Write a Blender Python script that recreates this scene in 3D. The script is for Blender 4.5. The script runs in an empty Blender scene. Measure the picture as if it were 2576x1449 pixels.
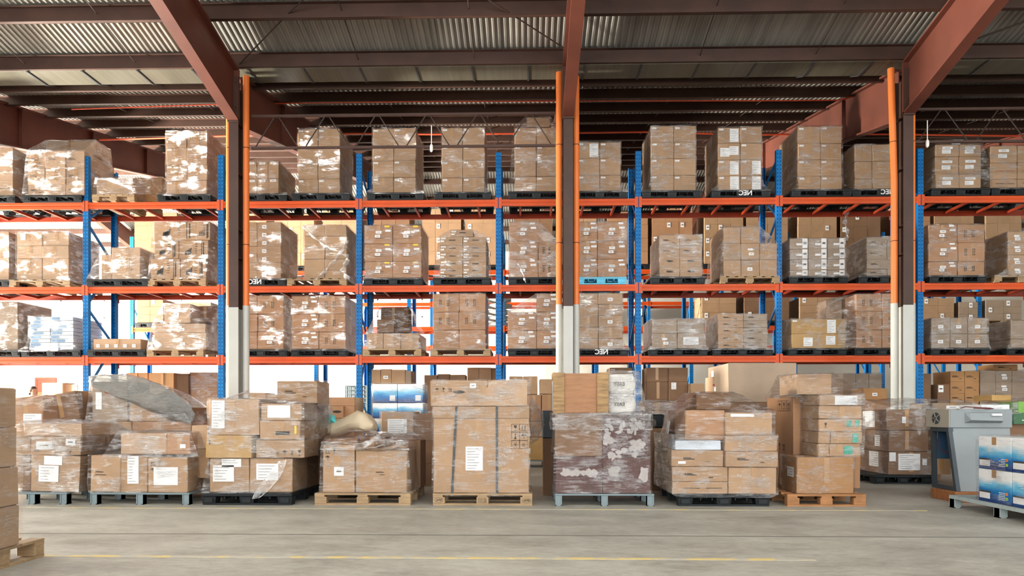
import bpy, bmesh, math, random
from mathutils import Vector, Matrix, noise
random.seed(7)
sc = bpy.context.scene
COL = sc.collection
# ------------------------------------------------------------------ camera, sky, exposure
F = 1717.3            # focal length in pixels of the 2576-wide frame
CX, HY = 1288.0, 1037.0
YAW = math.radians(1.36)
CAMH = 1.13
cam_d = bpy.data.cameras.new('camera'); cam = bpy.data.objects.new('camera', cam_d); COL.objects.link(cam)
cam_d.sensor_width = 36.0; cam_d.lens = 36.0 * F / 2576.0
cam_d.shift_y = (HY - 724.5) / 2576.0
cam_d.clip_end = 300
cam.location = (0, 0, CAMH); cam.rotation_euler = (math.radians(90), 0, YAW)
sc.camera = cam
sc.view_settings.view_transform = 'Standard'; sc.view_settings.look = 'None'
sc.view_settings.gamma = 1.0; sc.view_settings.use_curve_mapping = False
sc.view_settings.exposure = -0.52
sc.cycles.max_bounces = 8; sc.cycles.diffuse_bounces = 4; sc.cycles.glossy_bounces = 3
sc.cycles.transparent_max_bounces = 14; sc.cycles.transmission_bounces = 3
sc.cycles.caustics_reflective = False; sc.cycles.caustics_refractive = False
sc.cycles.sample_clamp_indirect = 6.0
W = bpy.data.worlds.new('sky'); sc.world = W; W.use_nodes = True
W.node_tree.nodes['Background'].inputs[0].default_value = (0.86, 0.93, 1.0, 1)
W.node_tree.nodes['Background'].inputs[1].default_value = 8.0

def area(name, loc, rot, sx, sy, power, colr):
    l = bpy.data.lights.new(name, 'AREA'); l.shape = 'RECTANGLE'; l.size = sx; l.size_y = sy
    l.energy = power; l.color = colr
    o = bpy.data.objects.new(name, l); COL.objects.link(o); o.location = loc; o.rotation_euler = rot
    return o
R90 = math.pi / 2
# daylight through the loading doors behind the viewer and on the left side, plus added fill lamps
for i, x in enumerate((-14.5, -5.0, 4.5, 14.0)):
    area('daylight_front_door', (x, -13.5, 3.2), (R90 + 0.10, 0, 0), 6.5, 5.6, 430, (1.0, 0.98, 0.96))
area('film_sparkle_strip', (0, -13.6, 7.0), (R90 - .05, 0, 0), 44.0, .5, 2700, (1.0, 0.99, 0.98))  # unseen strip lamp, added to draw streak highlights on the film
area('daylight_side_door', (-23.4, 9.6, 2.8), (R90 + .22, 0, -R90), 8.0, 5.2, 2500, (1.0, 0.88, 0.72))
area('left_roof_fill', (-23.4, 17.5, .7), (R90 + .85, 0, -R90), 9.0, 1.2, 42000, (1.0, 0.93, 0.82))  # unseen upward lamp added to brighten the roof at left
area('left_roof_fill', (-23.4, 12.7, .7), (R90 + .8, 0, -R90), 1.6, 1.2, 30000, (1.0, 0.93, 0.82))  # second added lamp, lifts the front roof slope at left
area('daylight_far_side_door', (-23.4, 22.0, 3.4), (R90 + .15, 0, -R90), 13.0, 6.0, 1600, (1.0, 0.95, 0.86))
area('overhead_fill', (-2.0, 2.6, 8.9), (0, 0, 0), 32.0, 1.4, 1900, (0.97, 0.98, 1.0))  # overhead lamp added to lift the floor, no opening above it
area('overhead_fill', (-13.0, 27.0, 8.2), (0, 0, 0), 14.0, 2.0, 2600, (0.95, 0.98, 1.0))  # added overhead lamp that whitens the far left wall

# ------------------------------------------------------------------ pixel -> place
c_, s_ = math.cos(YAW), math.sin(YAW)
def at(px, py, Y):
    u = (px - CX) / F
    dx, dy = -s_ + u * c_, c_ + u * s_
    t = Y / dy
    return Vector((dx * t, Y, CAMH + t * (HY - py) / F))
def xat(px, Y): return at(px, HY, Y).x
def zat(px, py, Y): return at(px, py, Y).z
def at_x(px, X):
    u = (px - CX) / F
    dx, dy = -s_ + u * c_, c_ + u * s_
    return X / dx * dy
def project(p):
    x, y, z = p
    d = -s_ * x + c_ * y; r = c_ * x + s_ * y
    return CX + F * r / d, HY - F * (z - CAMH) / d

# ------------------------------------------------------------------ colours and materials
def lin(h):
    h = h.lstrip('#')
    v = [int(h[i:i + 2], 16) / 255 for i in (0, 2, 4)]
    return tuple(x / 12.92 if x <= .04045 else ((x + .055) / 1.055) ** 2.4 for x in v) + (1,)
MATS = {}
class NT:
    def __init__(s, name):
        s.m = bpy.data.materials.new(name); s.m.use_nodes = True
        s.t = s.m.node_tree; s.n = s.t.nodes; s.b = s.n['Principled BSDF']; s.out = s.n['Material Output']
    def add(s, typ, **kw):
        n = s.n.new(typ)
        for k, v in kw.items(): setattr(n, k, v)
        return n
    def link(s, a, b): s.t.links.new(a, b)
    def math(s, op, a, b=None, c=None):
        n = s.add('ShaderNodeMath', operation=op)
        for i, v in enumerate((a, b, c)):
            if v is None: continue
            if isinstance(v, (int, float)): n.inputs[i].default_value = v
            else: s.link(v, n.inputs[i])
        return n.outputs[0]
    def coords(s, scale=(1, 1, 1), rot=(0, 0, 0), rand=False):
        tc = s.add('ShaderNodeTexCoord'); mp = s.add('ShaderNodeMapping')
        mp.inputs['Scale'].default_value = scale; mp.inputs['Rotation'].default_value = rot
        s.link(tc.outputs['Object'], mp.inputs[0])
        if rand:
            oi = s.add('ShaderNodeObjectInfo')
            cb = s.add('ShaderNodeCombineXYZ')
            r = s.math('MULTIPLY', oi.outputs['Random'], 37.0)
            for i in range(3): s.link(r, cb.inputs[i])
            s.link(cb.outputs[0], mp.inputs['Location'])
        return mp.outputs[0]
    def noise(s, vec, scale, detail=3, rough=.55):
        n = s.add('ShaderNodeTexNoise'); n.inputs['Scale'].default_value = scale
        n.inputs['Detail'].default_value = detail; n.inputs['Roughness'].default_value = rough
        s.link(vec, n.inputs['Vector']); return n.outputs['Fac']
    def ramp(s, fac, stops):
        r = s.add('ShaderNodeValToRGB'); e = r.color_ramp.elements
        while len(e) < len(stops): e.new(.5)
        for k, (p, c) in zip(e, stops):
            k.position = p; k.color = c if len(c) == 4 else c + (1,)
        s.link(fac, r.inputs[0]); return r.outputs[0]
    def mix(s, fac, a, b):
        n = s.add('ShaderNodeMix', data_type='RGBA')
        for i, v in ((0, fac), (6, a), (7, b)):
            if isinstance(v, (int, float)): n.inputs[i].default_value = v
            elif isinstance(v, tuple): n.inputs[i].default_value = v
            else: s.link(v, n.inputs[i])
        return n.outputs[2]
    def bump(s, h, strength, dist=.01):
        b = s.add('ShaderNodeBump'); b.inputs['Strength'].default_value = strength; b.inputs['Distance'].default_value = dist
        s.link(h, b.inputs['Height']); s.link(b.outputs[0], s.b.inputs['Normal'])
    def done(s, key): MATS[key] = s.m; return s.m
def V(g): return (g, g, g, 1)
def plain(key, hexc, rough=.6, metal=0., var=.12, scale=4., name=None, spec=.4):
    t = NT(name or key); c = lin(hexc)
    n = t.noise(t.coords(rand=True), scale)
    a = tuple(min(1, x * (1 - var)) for x in c[:3]) + (1,); b = tuple(min(1, x * (1 + var)) for x in c[:3]) + (1,)
    t.link(t.ramp(n, [(.3, a), (.7, b)]), t.b.inputs['Base Color'])
    t.b.inputs['Roughness'].default_value = rough; t.b.inputs['Metallic'].default_value = metal
    t.b.inputs['Specular IOR Level'].default_value = spec
    return t.done(key)
def kraft(key, hexc, var=.10):
    t = NT('cardboard_' + key); c = lin(hexc)
    oi = t.add('ShaderNodeObjectInfo')
    n = t.noise(t.coords(rand=True), 3.2, 4); n2 = t.noise(t.coords((6, 6, 90), rand=True), 1.5, 2)
    f = t.math('ADD', t.math('MULTIPLY', n, .7), t.math('MULTIPLY', n2, .3))
    a = tuple(x * (1 - var * 1.3) for x in c[:3]) + (1,); b = tuple(min(1, x * (1 + var)) for x in c[:3]) + (1,)
    col = t.ramp(f, [(.32, a), (.68, b)])
    v = t.math('MULTIPLY_ADD', oi.outputs['Random'], .18, .91)
    hs = t.add('ShaderNodeHueSaturation'); t.link(col, hs.inputs['Color']); t.link(v, hs.inputs['Value'])
    t.link(hs.outputs[0], t.b.inputs['Base Color'])
    t.b.inputs['Roughness'].default_value = .78; t.b.inputs['Specular IOR Level'].default_value = .25
    t.bump(n, .12, .01)
    return t.done(key)
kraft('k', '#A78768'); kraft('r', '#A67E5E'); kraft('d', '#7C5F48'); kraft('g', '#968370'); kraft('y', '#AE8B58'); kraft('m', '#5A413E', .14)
kraft('p', '#B39579'); kraft('o', '#A37A52')  # o: warmer kraft, the orange light on those cartons put into the colour
plain('ink', '#3A332D', .8, var=.05); plain('redink', '#A34A40', .8, var=.05)
plain('paper', '#E6E6E6', .7, var=.03); plain('yellowlabel', '#E8C838', .7, var=.03); plain('tape', '#A88258', .35, var=.06)
plain('peel', '#A9A19D', .8, var=.15); plain('tealink', '#3E9C88', .7)
plain('strap', '#33373C', .5)
plain('steel', '#402A21', .55, var=.22, scale=2.2); plain('steel_red', '#592D20', .6, var=.22, scale=1.5)
plain('rod', '#33261F', .6)
plain('pipe_orange', '#D97232', .42, var=.05, scale=1.5); plain('white_paint', '#B8B8B1', .5, var=.05, scale=2)
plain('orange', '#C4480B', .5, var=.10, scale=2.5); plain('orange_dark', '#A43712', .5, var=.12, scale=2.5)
plain('blackplastic', '#12171A', .5, var=.15, scale=5, spec=.3); plain('greyplastic', '#707E82', .45, var=.08); plain('cyanplastic', '#58B4D2', .45, var=.06)
plain('greyslat', '#98A4A3', .5, var=.05)
plain('cable', '#D8502A', .5); plain('lampwhite', '#ECECE4', .35); plain('machine', '#80878A', .45, var=.04); plain('machine_beige', '#A9A394', .5, var=.04)
plain('machine_dark', '#3C454B', .5); plain('machine_blue', '#35516B', .5); plain('wire', '#5A2428', .5)
plain('cyanbag', '#55C4C6', .4, var=.15); plain('sack', '#C9B89C', .6, var=.12, scale=3); plain('greysheet', '#7E7C72', .4, var=.2, scale=3)
plain('green', '#6E9F48', .5); plain('darkgreen', '#3A6344', .5); plain('doorred', '#83341F', .6); plain('wallwhite', '#D2CEC4', .8, var=.04, scale=.6)
plain('skin', '#B98A6C', .6); plain('hair', '#33241D', .7); plain('shirt', '#E2E0DA', .8); plain('trousers', '#3A4250', .8); plain('whitesack', '#CFCBC4', .45, var=.12, scale=6)
plain('panel', '#C9CDD2', .5, var=.03); plain('orangesq', '#E8823C', .6); plain('greensq', '#9CC63C', .6); plain('flatwhite', '#CBD3DC', .4, var=.06); plain('flatblue', '#6F8FAE', .4, var=.1)
def wood(key, hexc, dark=.62):
    t = NT('wood_' + key); c = lin(hexc)
    n = t.noise(t.coords((2, 14, 14), rand=True), 2.2, 4, .6); n2 = t.noise(t.coords((1, 1, 1), rand=True), 6, 2)
    f = t.math('ADD', t.math('MULTIPLY', n, .75), t.math('MULTIPLY', n2, .25))
    a = tuple(x * dark for x in c[:3]) + (1,); b = tuple(min(1, x * 1.12) for x in c[:3]) + (1,)
    t.link(t.ramp(f, [(.3, a), (.65, b)]), t.b.inputs['Base Color']); t.b.inputs['Roughness'].default_value = .75
    return t.done(key)
wood('palletwood', '#9C8261'); wood('palletorange', '#9C6C42'); wood('crateply', '#966C4C', .8); wood('crateplank', '#9C7C54', .42); wood('skid', '#9A6238')
def blue_post():
    t = NT('perforated_blue_steel'); tc = t.add('ShaderNodeTexCoord'); sp = t.add('ShaderNodeSeparateXYZ'); t.link(tc.outputs['Object'], sp.inputs[0])
    ax = t.math('ABSOLUTE', sp.outputs[0])
    dx = t.math('ABSOLUTE', t.math('SUBTRACT', ax, .030))
    inx = t.math('LESS_THAN', dx, .0075)
    fz = t.math('FRACT', t.math('DIVIDE', sp.outputs[2], .0762))
    inz = t.math('LESS_THAN', t.math('ABSOLUTE', t.math('SUBTRACT', fz, .5)), .2)
    hole = t.math('MULTIPLY', inx, inz)
    n = t.noise(t.coords(rand=True), 3)
    base = t.ramp(n, [(.3, lin('#00609F')), (.7, lin('#0073B9'))])
    t.link(t.mix(hole, base, lin('#08141E')), t.b.inputs['Base Color']); t.b.inputs['Roughness'].default_value = .5; t.b.inputs['Specular IOR Level'].default_value = .25
    return t.done('bluepost')
blue_post(); plain('blue', '#066AAE', .42, var=.1, scale=3)
def floor_mat():
    t = NT('worn_concrete'); v = t.coords()
    n1 = t.noise(v, .35, 5, .6); n2 = t.noise(t.coords((.9, 1.7, 1), (0, 0, .6)), 1.5, 6, .68); n3 = t.noise(t.coords((4.5, 9, 1), (0, 0, .6)), 1.8, 6, .75)
    f = t.math('ADD', t.math('ADD', t.math('MULTIPLY', n1, .3), t.math('MULTIPLY', n2, .35)), t.math('MULTIPLY', n3, .35))
    col = t.ramp(f, [(.3, lin('#54514A')), (.43, lin('#89867C')), (.54, lin('#A19E93')), (.70, lin('#B8B5AA'))])
    t.link(col, t.b.inputs['Base Color'])
    t.link(t.ramp(n2, [(.3, V(.42)), (.7, V(.62))]), t.b.inputs['Roughness'])
    t.bump(n3, .15, .004)
    return t.done('floor')
floor_mat()
def roof_mat(key, a, b):
    t = NT(key); n = t.noise(t.coords((1.4, .10, 1)), 2.4, 4, .6); n2 = t.noise(t.coords((.25, .25, 1)), 2, 3); n3 = t.noise(t.coords((16, .3, 1)), 1.0, 2)
    f = t.math('ADD', t.math('ADD', t.math('MULTIPLY', n, .45), t.math('MULTIPLY', n2, .2)), t.math('MULTIPLY', n3, .35))
    t.link(t.ramp(f, [(.3, lin(a)), (.68, lin(b))]), t.b.inputs['Base Color'])
    t.b.inputs['Roughness'].default_value = .42; t.b.inputs['Metallic'].default_value = .25
    return t.done(key)
roof_mat('roof_sheet', '#64625D', '#A19E96'); roof_mat('gutter_sheet', '#434136', '#6A6758')
def paint_line():
    t = NT('worn_yellow_paint'); v = t.coords()
    n = t.noise(v, 5, 4, .7)
    t.link(t.ramp(n, [(.44, lin('#A5A195')), (.58, lin('#C4AE70'))]), t.b.inputs['Base Color']); t.b.inputs['Roughness'].default_value = .6
    return t.done('yellowline')
paint_line(); plain('joint', '#55524A', .9)
def film_mat(key, lo, hi, gl, tint=(1, 1, 1, 1), stretch=(3.0, 3.0, 32), tilt=.10, base=(.82, .82, .83, 1)):
    """clear stretch film: mostly see-through, glossy, bunching and glint streaks painted in"""
    t = NT(key)
    v = t.coords(stretch, (tilt, tilt, 0), rand=True)
    n = t.noise(v, 2.0, 4, .6); n2 = t.noise(t.coords((2.2, 2.2, 5.5), (.5, .35, 0), rand=True), 2.0, 3, .6); n3 = t.noise(t.coords((1, 1, 1.6), rand=True), 2.4, 3)
    n4 = t.noise(t.coords((2.2, 2.2, 14), (-.25, .3, .2), rand=True), 1.6, 3, .55)
    def crease_glint(x, c, wd):   # thin white lines: film folds, with highlight streaks put into the colour
        d = t.math('ABSOLUTE', t.math('SUBTRACT', x, c))
        return t.math('MAXIMUM', t.math('SUBTRACT', 1.0, t.math('DIVIDE', d, wd)), 0.0)
    patch = t.ramp(t.math('ADD', t.math('MULTIPLY', n3, .6), t.math('MULTIPLY', n2, .4)), [(.50, V(.02)), (.60, V(1))])
    cr = t.math('MAXIMUM', crease_glint(n, .5, .022), t.math('MAXIMUM', crease_glint(n, .60, .016), crease_glint(n4, .5, .014)))
    cr = t.math('MULTIPLY', cr, patch)
    haze = t.ramp(t.math('ADD', t.math('MULTIPLY', n2, .5), t.math('MULTIPLY', n, .5)), [(.50, V(lo)), (.64, V(lo + (hi - lo) * .30))])
    fac = t.math('MINIMUM', t.math('ADD', haze, t.math('MULTIPLY', cr, hi)), .95)
    t.b.inputs['Base Color'].default_value = base
    t.b.inputs['Roughness'].default_value = .22; t.b.inputs['Specular IOR Level'].default_value = .6
    h = t.math('ADD', t.math('MULTIPLY', n, .8), t.math('ADD', t.math('MULTIPLY', n2, 1.6), t.math('ADD', t.math('MULTIPLY', n4, .9), t.math('MULTIPLY', cr, .16))))
    b = t.add('ShaderNodeBump'); b.inputs['Strength'].default_value = 1.0; b.inputs['Distance'].default_value = .014
    t.link(h, b.inputs['Height']); t.link(b.outputs[0], t.b.inputs['Normal'])
    g = t.add('ShaderNodeBsdfGlossy'); g.inputs['Roughness'].default_value = .075; t.link(b.outputs[0], g.inputs['Normal'])
    tr = t.add('ShaderNodeBsdfTransparent'); tr.inputs[0].default_value = tint
    fr = t.add('ShaderNodeFresnel'); fr.inputs[0].default_value = 1.45; t.link(b.outputs[0], fr.inputs['Normal'])
    m1 = t.add('ShaderNodeMixShader'); t.link(fac, m1.inputs[0]); t.link(tr.outputs[0], m1.inputs[1]); t.link(t.b.outputs[0], m1.inputs[2])
    m2 = t.add('ShaderNodeMixShader'); t.link(t.math('MINIMUM', t.math('MULTIPLY', t.math('MULTIPLY', fr.outputs[0], gl), t.math('MULTIPLY_ADD', patch, .8, .25)), .40), m2.inputs[0]); t.link(m1.outputs[0], m2.inputs[1]); t.link(g.outputs[0], m2.inputs[2])
    t.link(m2.outputs[0], t.out.inputs[0])
    return t.done(key)
film_mat('film', .0, .70, 2.6); film_mat('film_thick', .01, .95, 3.8); film_mat('film_light', .0, .45, 1.6); film_mat('film_bunch', .16, .95, 5.0, stretch=(7, 7, 12)); film_mat('film_grey', .62, .9, 1.0, base=(.20, .20, .185, 1))
def blue_print(key, top, mid, low):
    t = NT(key); tc = t.add('ShaderNodeTexCoord'); sp = t.add('ShaderNodeSeparateXYZ'); t.link(tc.outputs['Generated'], sp.inputs[0])
    n = t.noise(t.coords((1, 1, 2.5), (.5, .4, 0), rand=True), 3.2, 3)
    z = t.math('ADD', sp.outputs[2], t.math('MULTIPLY', t.math('SUBTRACT', n, .5), .55))
    t.link(t.ramp(z, [(.10, lin(low)), (.36, lin(mid)), (.56, lin(top)), (.76, lin('#F2F5F6'))]), t.b.inputs['Base Color'])
    t.b.inputs['Roughness'].default_value = .3
    return t.done(key)
blue_print('bluebox', '#6CC2E6', '#0A7CC2', '#0E3A78')

# ------------------------------------------------------------------ mesh builder
class MB:
    def __init__(s): s.v = []; s.f = []; s.mi = []
    def face(s, pts, m=0):
        i = len(s.v); s.v += [tuple(p) for p in pts]; s.f.append(tuple(range(i, i + len(pts)))); s.mi.append(m)
    def box(s, x0, x1, y0, y1, z0, z1, m=0, jit=0):
        i = len(s.v)
        P = [(x, y, z) for z in (z0, z1) for y in (y0, y1) for x in (x0, x1)]
        if jit: P = [tuple(a + random.uniform(-jit, jit) for a in p) for p in P]
        s.v += P
        for q in ((0, 2, 3, 1), (4, 5, 7, 6), (0, 1, 5, 4), (2, 6, 7, 3), (0, 4, 6, 2), (1, 3, 7, 5)):
            s.f.append(tuple(i + k for k in q)); s.mi.append(m)
    def cbox(s, x0, x1, y0, y1, z0, z1, ch, m=0):
        """a box with chamfered edges: an octagon-cornered loft"""
        P = []
        for z, e in ((z0, ch), (z0 + ch, 0), (z1 - ch, 0), (z1, ch)):
            P.append([(x0 + e + ch, y0 + e, z), (x1 - e - ch, y0 + e, z), (x1 - e, y0 + e + ch, z), (x1 - e, y1 - e - ch, z),
                      (x1 - e - ch, y1 - e, z), (x0 + e + ch, y1 - e, z), (x0 + e, y1 - e - ch, z), (x0 + e, y0 + e + ch, z)])
        s.loft(P, True, True, m)
    def loft(s, loops, cap0=False, cap1=False, m=0, closed=True):
        i = len(s.v); n = len(loops[0])
        for L in loops: s.v += [tuple(p) for p in L]
        for k in range(len(loops) - 1):
            for j in range(n if closed else n - 1):
                a = i + k * n + j; b = i + k * n + (j + 1) % n
                s.f.append((a, b, b + n, a + n)); s.mi.append(m)
        if cap0: s.f.append(tuple(i + j for j in reversed(range(n)))); s.mi.append(m)
        if cap1: s.f.append(tuple(i + (len(loops) - 1) * n + j for j in range(n))); s.mi.append(m)
    def tube(s, pts, r, n=10, m=0, caps=True):
        loops = []; pts = [Vector(p) for p in pts]
        up = None
        for k, p in enumerate(pts):
            d = (pts[min(k + 1, len(pts) - 1)] - pts[max(k - 1, 0)]).normalized()
            a = Vector((0, 0, 1)) if abs(d.z) < .9 else Vector((1, 0, 0))
            u = d.cross(a).normalized(); w = d.cross(u).normalized()
            rr = r[k] if isinstance(r, (list, tuple)) else r
            loops.append([p + (u * math.cos(t) + w * math.sin(t)) * rr for t in [2 * math.pi * j / n for j in range(n)]])
        s.loft(loops, caps, caps, m)
    def bar(s, a, b, w, h, m=0):
        """a rectangular bar from a to b, w wide across, h tall"""
        a, b = Vector(a), Vector(b); d = (b - a).normalized()
        ref = Vector((0, 0, 1)) if abs(d.z) < .95 else Vector((0, 1, 0))
        u = d.cross(ref).normalized() * (w / 2); v = u.cross(d).normalized() * (h / 2)
        s.loft([[p + u + v, p + u - v, p - u - v, p - u + v] for p in (a, b)], True, True, m)
    def mesh(s, name, mats, smooth=False):
        me = bpy.data.meshes.new(name); me.from_pydata(s.v, [], s.f)
        for m in mats: me.materials.append(MATS[m])
        if len(mats) > 1: me.polygons.foreach_set('material_index', s.mi)
        bm = bmesh.new(); bm.from_mesh(me); bmesh.ops.recalc_face_normals(bm, faces=bm.faces); bm.to_mesh(me); bm.free()
        if smooth:
            me.polygons.foreach_set('use_smooth', [True] * len(me.polygons)); me.set_sharp_from_angle(angle=math.radians(smooth if smooth > 1 else 40))
        return me
def tag(o, label=None, cat=None, group=None, kind=None):
    if label: o['label'] = label
    if cat: o['category'] = cat
    if group: o['group'] = group
    if kind: o['kind'] = kind
    return o
def obj(name, mb, mats, parent=None, smooth=False, loc=None):
    me = mb.mesh(name, mats if isinstance(mats, (list, tuple)) else [mats], smooth) if isinstance(mb, MB) else mb
    o = bpy.data.objects.new(name, me); COL.objects.link(o)
    if parent: o.parent = parent
    if loc is not None: o.location = loc
    return o
def thing(name, loc, label, cat, group=None, rz=0):
    o = bpy.data.objects.new(name, None); COL.objects.link(o); o.location = loc; o.rotation_euler = (0, 0, rz); o.empty_display_size = .1
    return tag(o, label, cat, group)
def copy_tree(o, parent=None):
    c = o.copy(); COL.objects.link(c)
    if parent: c.parent = parent
    for ch in [k for k in o.children]: copy_tree(ch, c)
    return c
def text_mesh(txt, size, mirror=True):
    cu = bpy.data.curves.new('lettering', 'FONT'); cu.body = txt; cu.size = size; cu.align_x = 'CENTER'; cu.align_y = 'CENTER'; cu.extrude = .0008; cu.offset = size * .022; cu.resolution_u = 3
    o = bpy.data.objects.new('lettering', cu); COL.objects.link(o)
    dg = bpy.context.evaluated_depsgraph_get(); dg.update()
    me = bpy.data.meshes.new_from_object(o.evaluated_get(dg)); bpy.data.objects.remove(o)
    M = Matrix(((-1 if mirror else 1, 0, 0, 0), (0, 0, -1, 0), (0, 1, 0, 0), (0, 0, 0, 1)))   # stands up facing -y
    me.transform(M)
    if mirror: me.flip_normals()
    me.materials.clear(); return me
def lettering(txt, size, mat, parent, loc, mirror=True, name='lettering'):
    me = text_mesh(txt, size, mirror); me.materials.append(MATS[mat])
    o = bpy.data.objects.new(name, me); COL.objects.link(o); o.parent = parent; o.location = loc
    return o
# ------------------------------------------------------------------ the setting: floor, roof, walls
XL, XR = -24.0, 24.0
YB = 31.0
def struct(name, mb, mats, smooth=False):
    o = obj(name, mb, mats, None, smooth); o['kind'] = 'structure'; return o
m = MB(); m.box(XL - 4, XR + 4, -16, YB + 2, -.2, 0); struct('floor', m, 'floor')
YV0, YV1, YR = 12.04, 12.85, 24.3
def zp(y):
    """underside of the purlins"""
    if y <= YV0: return 7.25 + .22 * (YV0 - y)
    if y <= YR: return 7.30 + .212 * (max(y, YV1) - YV1)
    return 7.30 + .212 * (YR - YV1) - .22 * (y - YR)
PD = .22
def pdep(y): return .22 if y < 12.5 else .16
def corrugated(name, ya, yb, skip=None):
    m = MB(); pitch = .10; n = int((XR - XL) / pitch); prof = []
    for k in range(n):
        x = XL + k * pitch
        prof += [(x, 0), (x + .03, 0), (x + .045, .018), (x + .085, .018)]
    loops = []
    for y in (ya, yb): loops.append([(x, y, zp(y) + pdep(y) + .01 + h) for x, h in prof])
    m.loft(loops, False, False, 0, closed=False)
    i = len(m.v)
    return struct(name, m, 'roof_sheet')
corrugated('ceiling_front', -1.0, YV0 - .02); corrugated('ceiling_middle', YV1 + .05, YR); corrugated('ceiling_back', YR, YB)
m = MB()
m.box(XL, XR, -1.2, -1.0, zp(-1) + .3, 13.5)
struct('ceiling_ridge', m, 'roof_sheet')
# back wall with a row of high windows and a red door; side walls with open loading doors
m = MB()
wz0, wz1 = 5.45, 6.3
wins = [(x, x + 2.1) for x in (-21.6, -18.0, -14.0, -10.6, -6.9, -2.9)] + [(4.5, 5.2)]
m.box(XL, XR, YB, YB + .2, 0, wz0)
m.box(XL, XR, YB, YB + .2, wz1, 9)
px = XL
for a, b in wins + [(XR, XR)]:
    if a > px: m.box(px, a, YB, YB + .2, wz0, wz1)
    px = b
struct('wall_back', m, 'wallwhite')
for i, (a, b) in enumerate(wins):
    f = MB(); t = .06
    for q in ((a, b, wz0, wz0 + t), (a, b, wz1 - t, wz1), (a, a + t, wz0, wz1), (b - t, b, wz0, wz1), ((a + b) / 2 - .03, (a + b) / 2 + .03, wz0, wz1)):
        f.box(q[0], q[1], YB + .02, YB + .12, q[2], q[3])
    struct('window_%d' % (i + 1), f, 'greyslat')
def side_wall(name, x, doors):
    m = MB(); y = -16; zt = 10
    for a, b, h in doors:
        m.box(x - .1, x + .1, y, a, 0, zt); m.box(x - .1, x + .1, a, b, h, zt); y = b
    m.box(x - .1, x + .1, y, YB, 0, zt); return struct(name, m, 'wallwhite')
side_wall('wall_left', XL, [(-2.2, 7.2, 2.6), (5.4 + 2.0, 13.8, 5.6), (15.5, 28.5, 6.6)]); side_wall('wall_right', XR, [])
m = MB(); y = -15.9
xs = [-24] + [v for x in (-14.5, -5.0, 4.5, 14.0) for v in (x - 3.3, x + 3.3)] + [24]
for k in range(0, len(xs), 2): m.box(xs[k], xs[k + 1], y - .1, y + .1, 0, 10)
m.box(-24, 24, y - .1, y + .1, 8.0, 13.5)
struct('wall_front', m, 'wallwhite')
m = MB(); m.box(XL, XR, -16, -1.0, 13.4, 13.5); struct('ceiling_loading_hall', m, 'wallwhite')
a, b = at(88, 950, YB - .05), at(141, 950, YB - .05)
t = thing('panel_door', (a.x, YB - .06, 0), 'red-brown panelled door in the bright white far wall', 'door')
w, h = b.x - a.x, a.z
m = MB()
for q in ((0, .1, 0, h - .1), (w - .1, w, 0, h - .1), (0, w, h - .1, h)): m.box(q[0], q[1], 0, .05, q[2], q[3])
obj('door_frame', m, 'doorred', t)
m = MB(); m.box(.1, w - .1, .02, .05, 0, h - .1)
for zc in (.2, 1.0, 1.8): m.cbox(.2, w / 2 - .04, .005, .03, zc, zc + .65, .01); m.cbox(w / 2 + .04, w - .2, .005, .03, zc, zc + .65, .01)
dl = obj('door_leaf', m, 'doorred', t)
m = MB(); m.tube([(w - .2, .02, 1.05), (w - .2, -.05, 1.05), (w - .32, -.05, 1.05)], .012); obj('handle', m, 'greyplastic', dl)
a, b = at(690, 930, 29.0), at(800, 930, 29.0)
m = MB(); m.cbox(a.x, b.x, 29.0, 29.15, .02, 4.4, .01); o = obj('partition_panel', m, 'panel')
tag(o, 'tall pale grey partition panel standing by the white far wall', 'partition')

# ---- floor lines
for y, w, x0, x1, lab in ((at(1288, 1281, 7.95).y, .05, xat(70, 7.95), xat(2330, 7.95), 'thin worn yellow floor line just in front of the pallet row'),
                          (5.28, .06, xat(100, 5.28), xat(2050, 5.28), 'worn yellow floor line nearest the camera')):
    m = MB(); m.box(x0, x1, y - w / 2, y + w / 2, 0, .003); tag(obj('floor_line', m, 'yellowline'), lab, 'floor line', 'yellow lines on the floor')
m = MB(); m.box(XL, XR, 6.25, 6.27, 0, .0015); o = struct('floor_joint', m, 'joint')

# ------------------------------------------------------------------ steel frame: columns, rafters, purlins, gutter
COLX = [-16.9, -10.93, xat(591, 12.1), xat(1429, 12.1), xat(2281, 12.1), 13.1]
colw = {2: 'first', 3: 'middle', 4: 'right-hand'}
def isection(m, p0, p1, w, d0, d1, tf=.016, axis='y'):
    """rafter/column of I section between two end stations; p = (x, y, zmid); d = depth"""
    for sgn in (-1, 1):
        L = []
        for p, d in ((p0, d0), (p1, d1)):
            x, y, z = p; zz = z + sgn * d / 2
            L.append([(x - w / 2, y, zz - tf), (x + w / 2, y, zz - tf), (x + w / 2, y, zz + tf), (x - w / 2, y, zz + tf)])
        m.loft(L, True, True)
    L = []
    for p, d in ((p0, d0), (p1, d1)):
        x, y, z = p; L.append([(x - .008, y, z - d / 2), (x + .008, y, z - d / 2), (x + .008, y, z + d / 2), (x - .008, y, z + d / 2)])
    m.loft(L, True, True)
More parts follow.
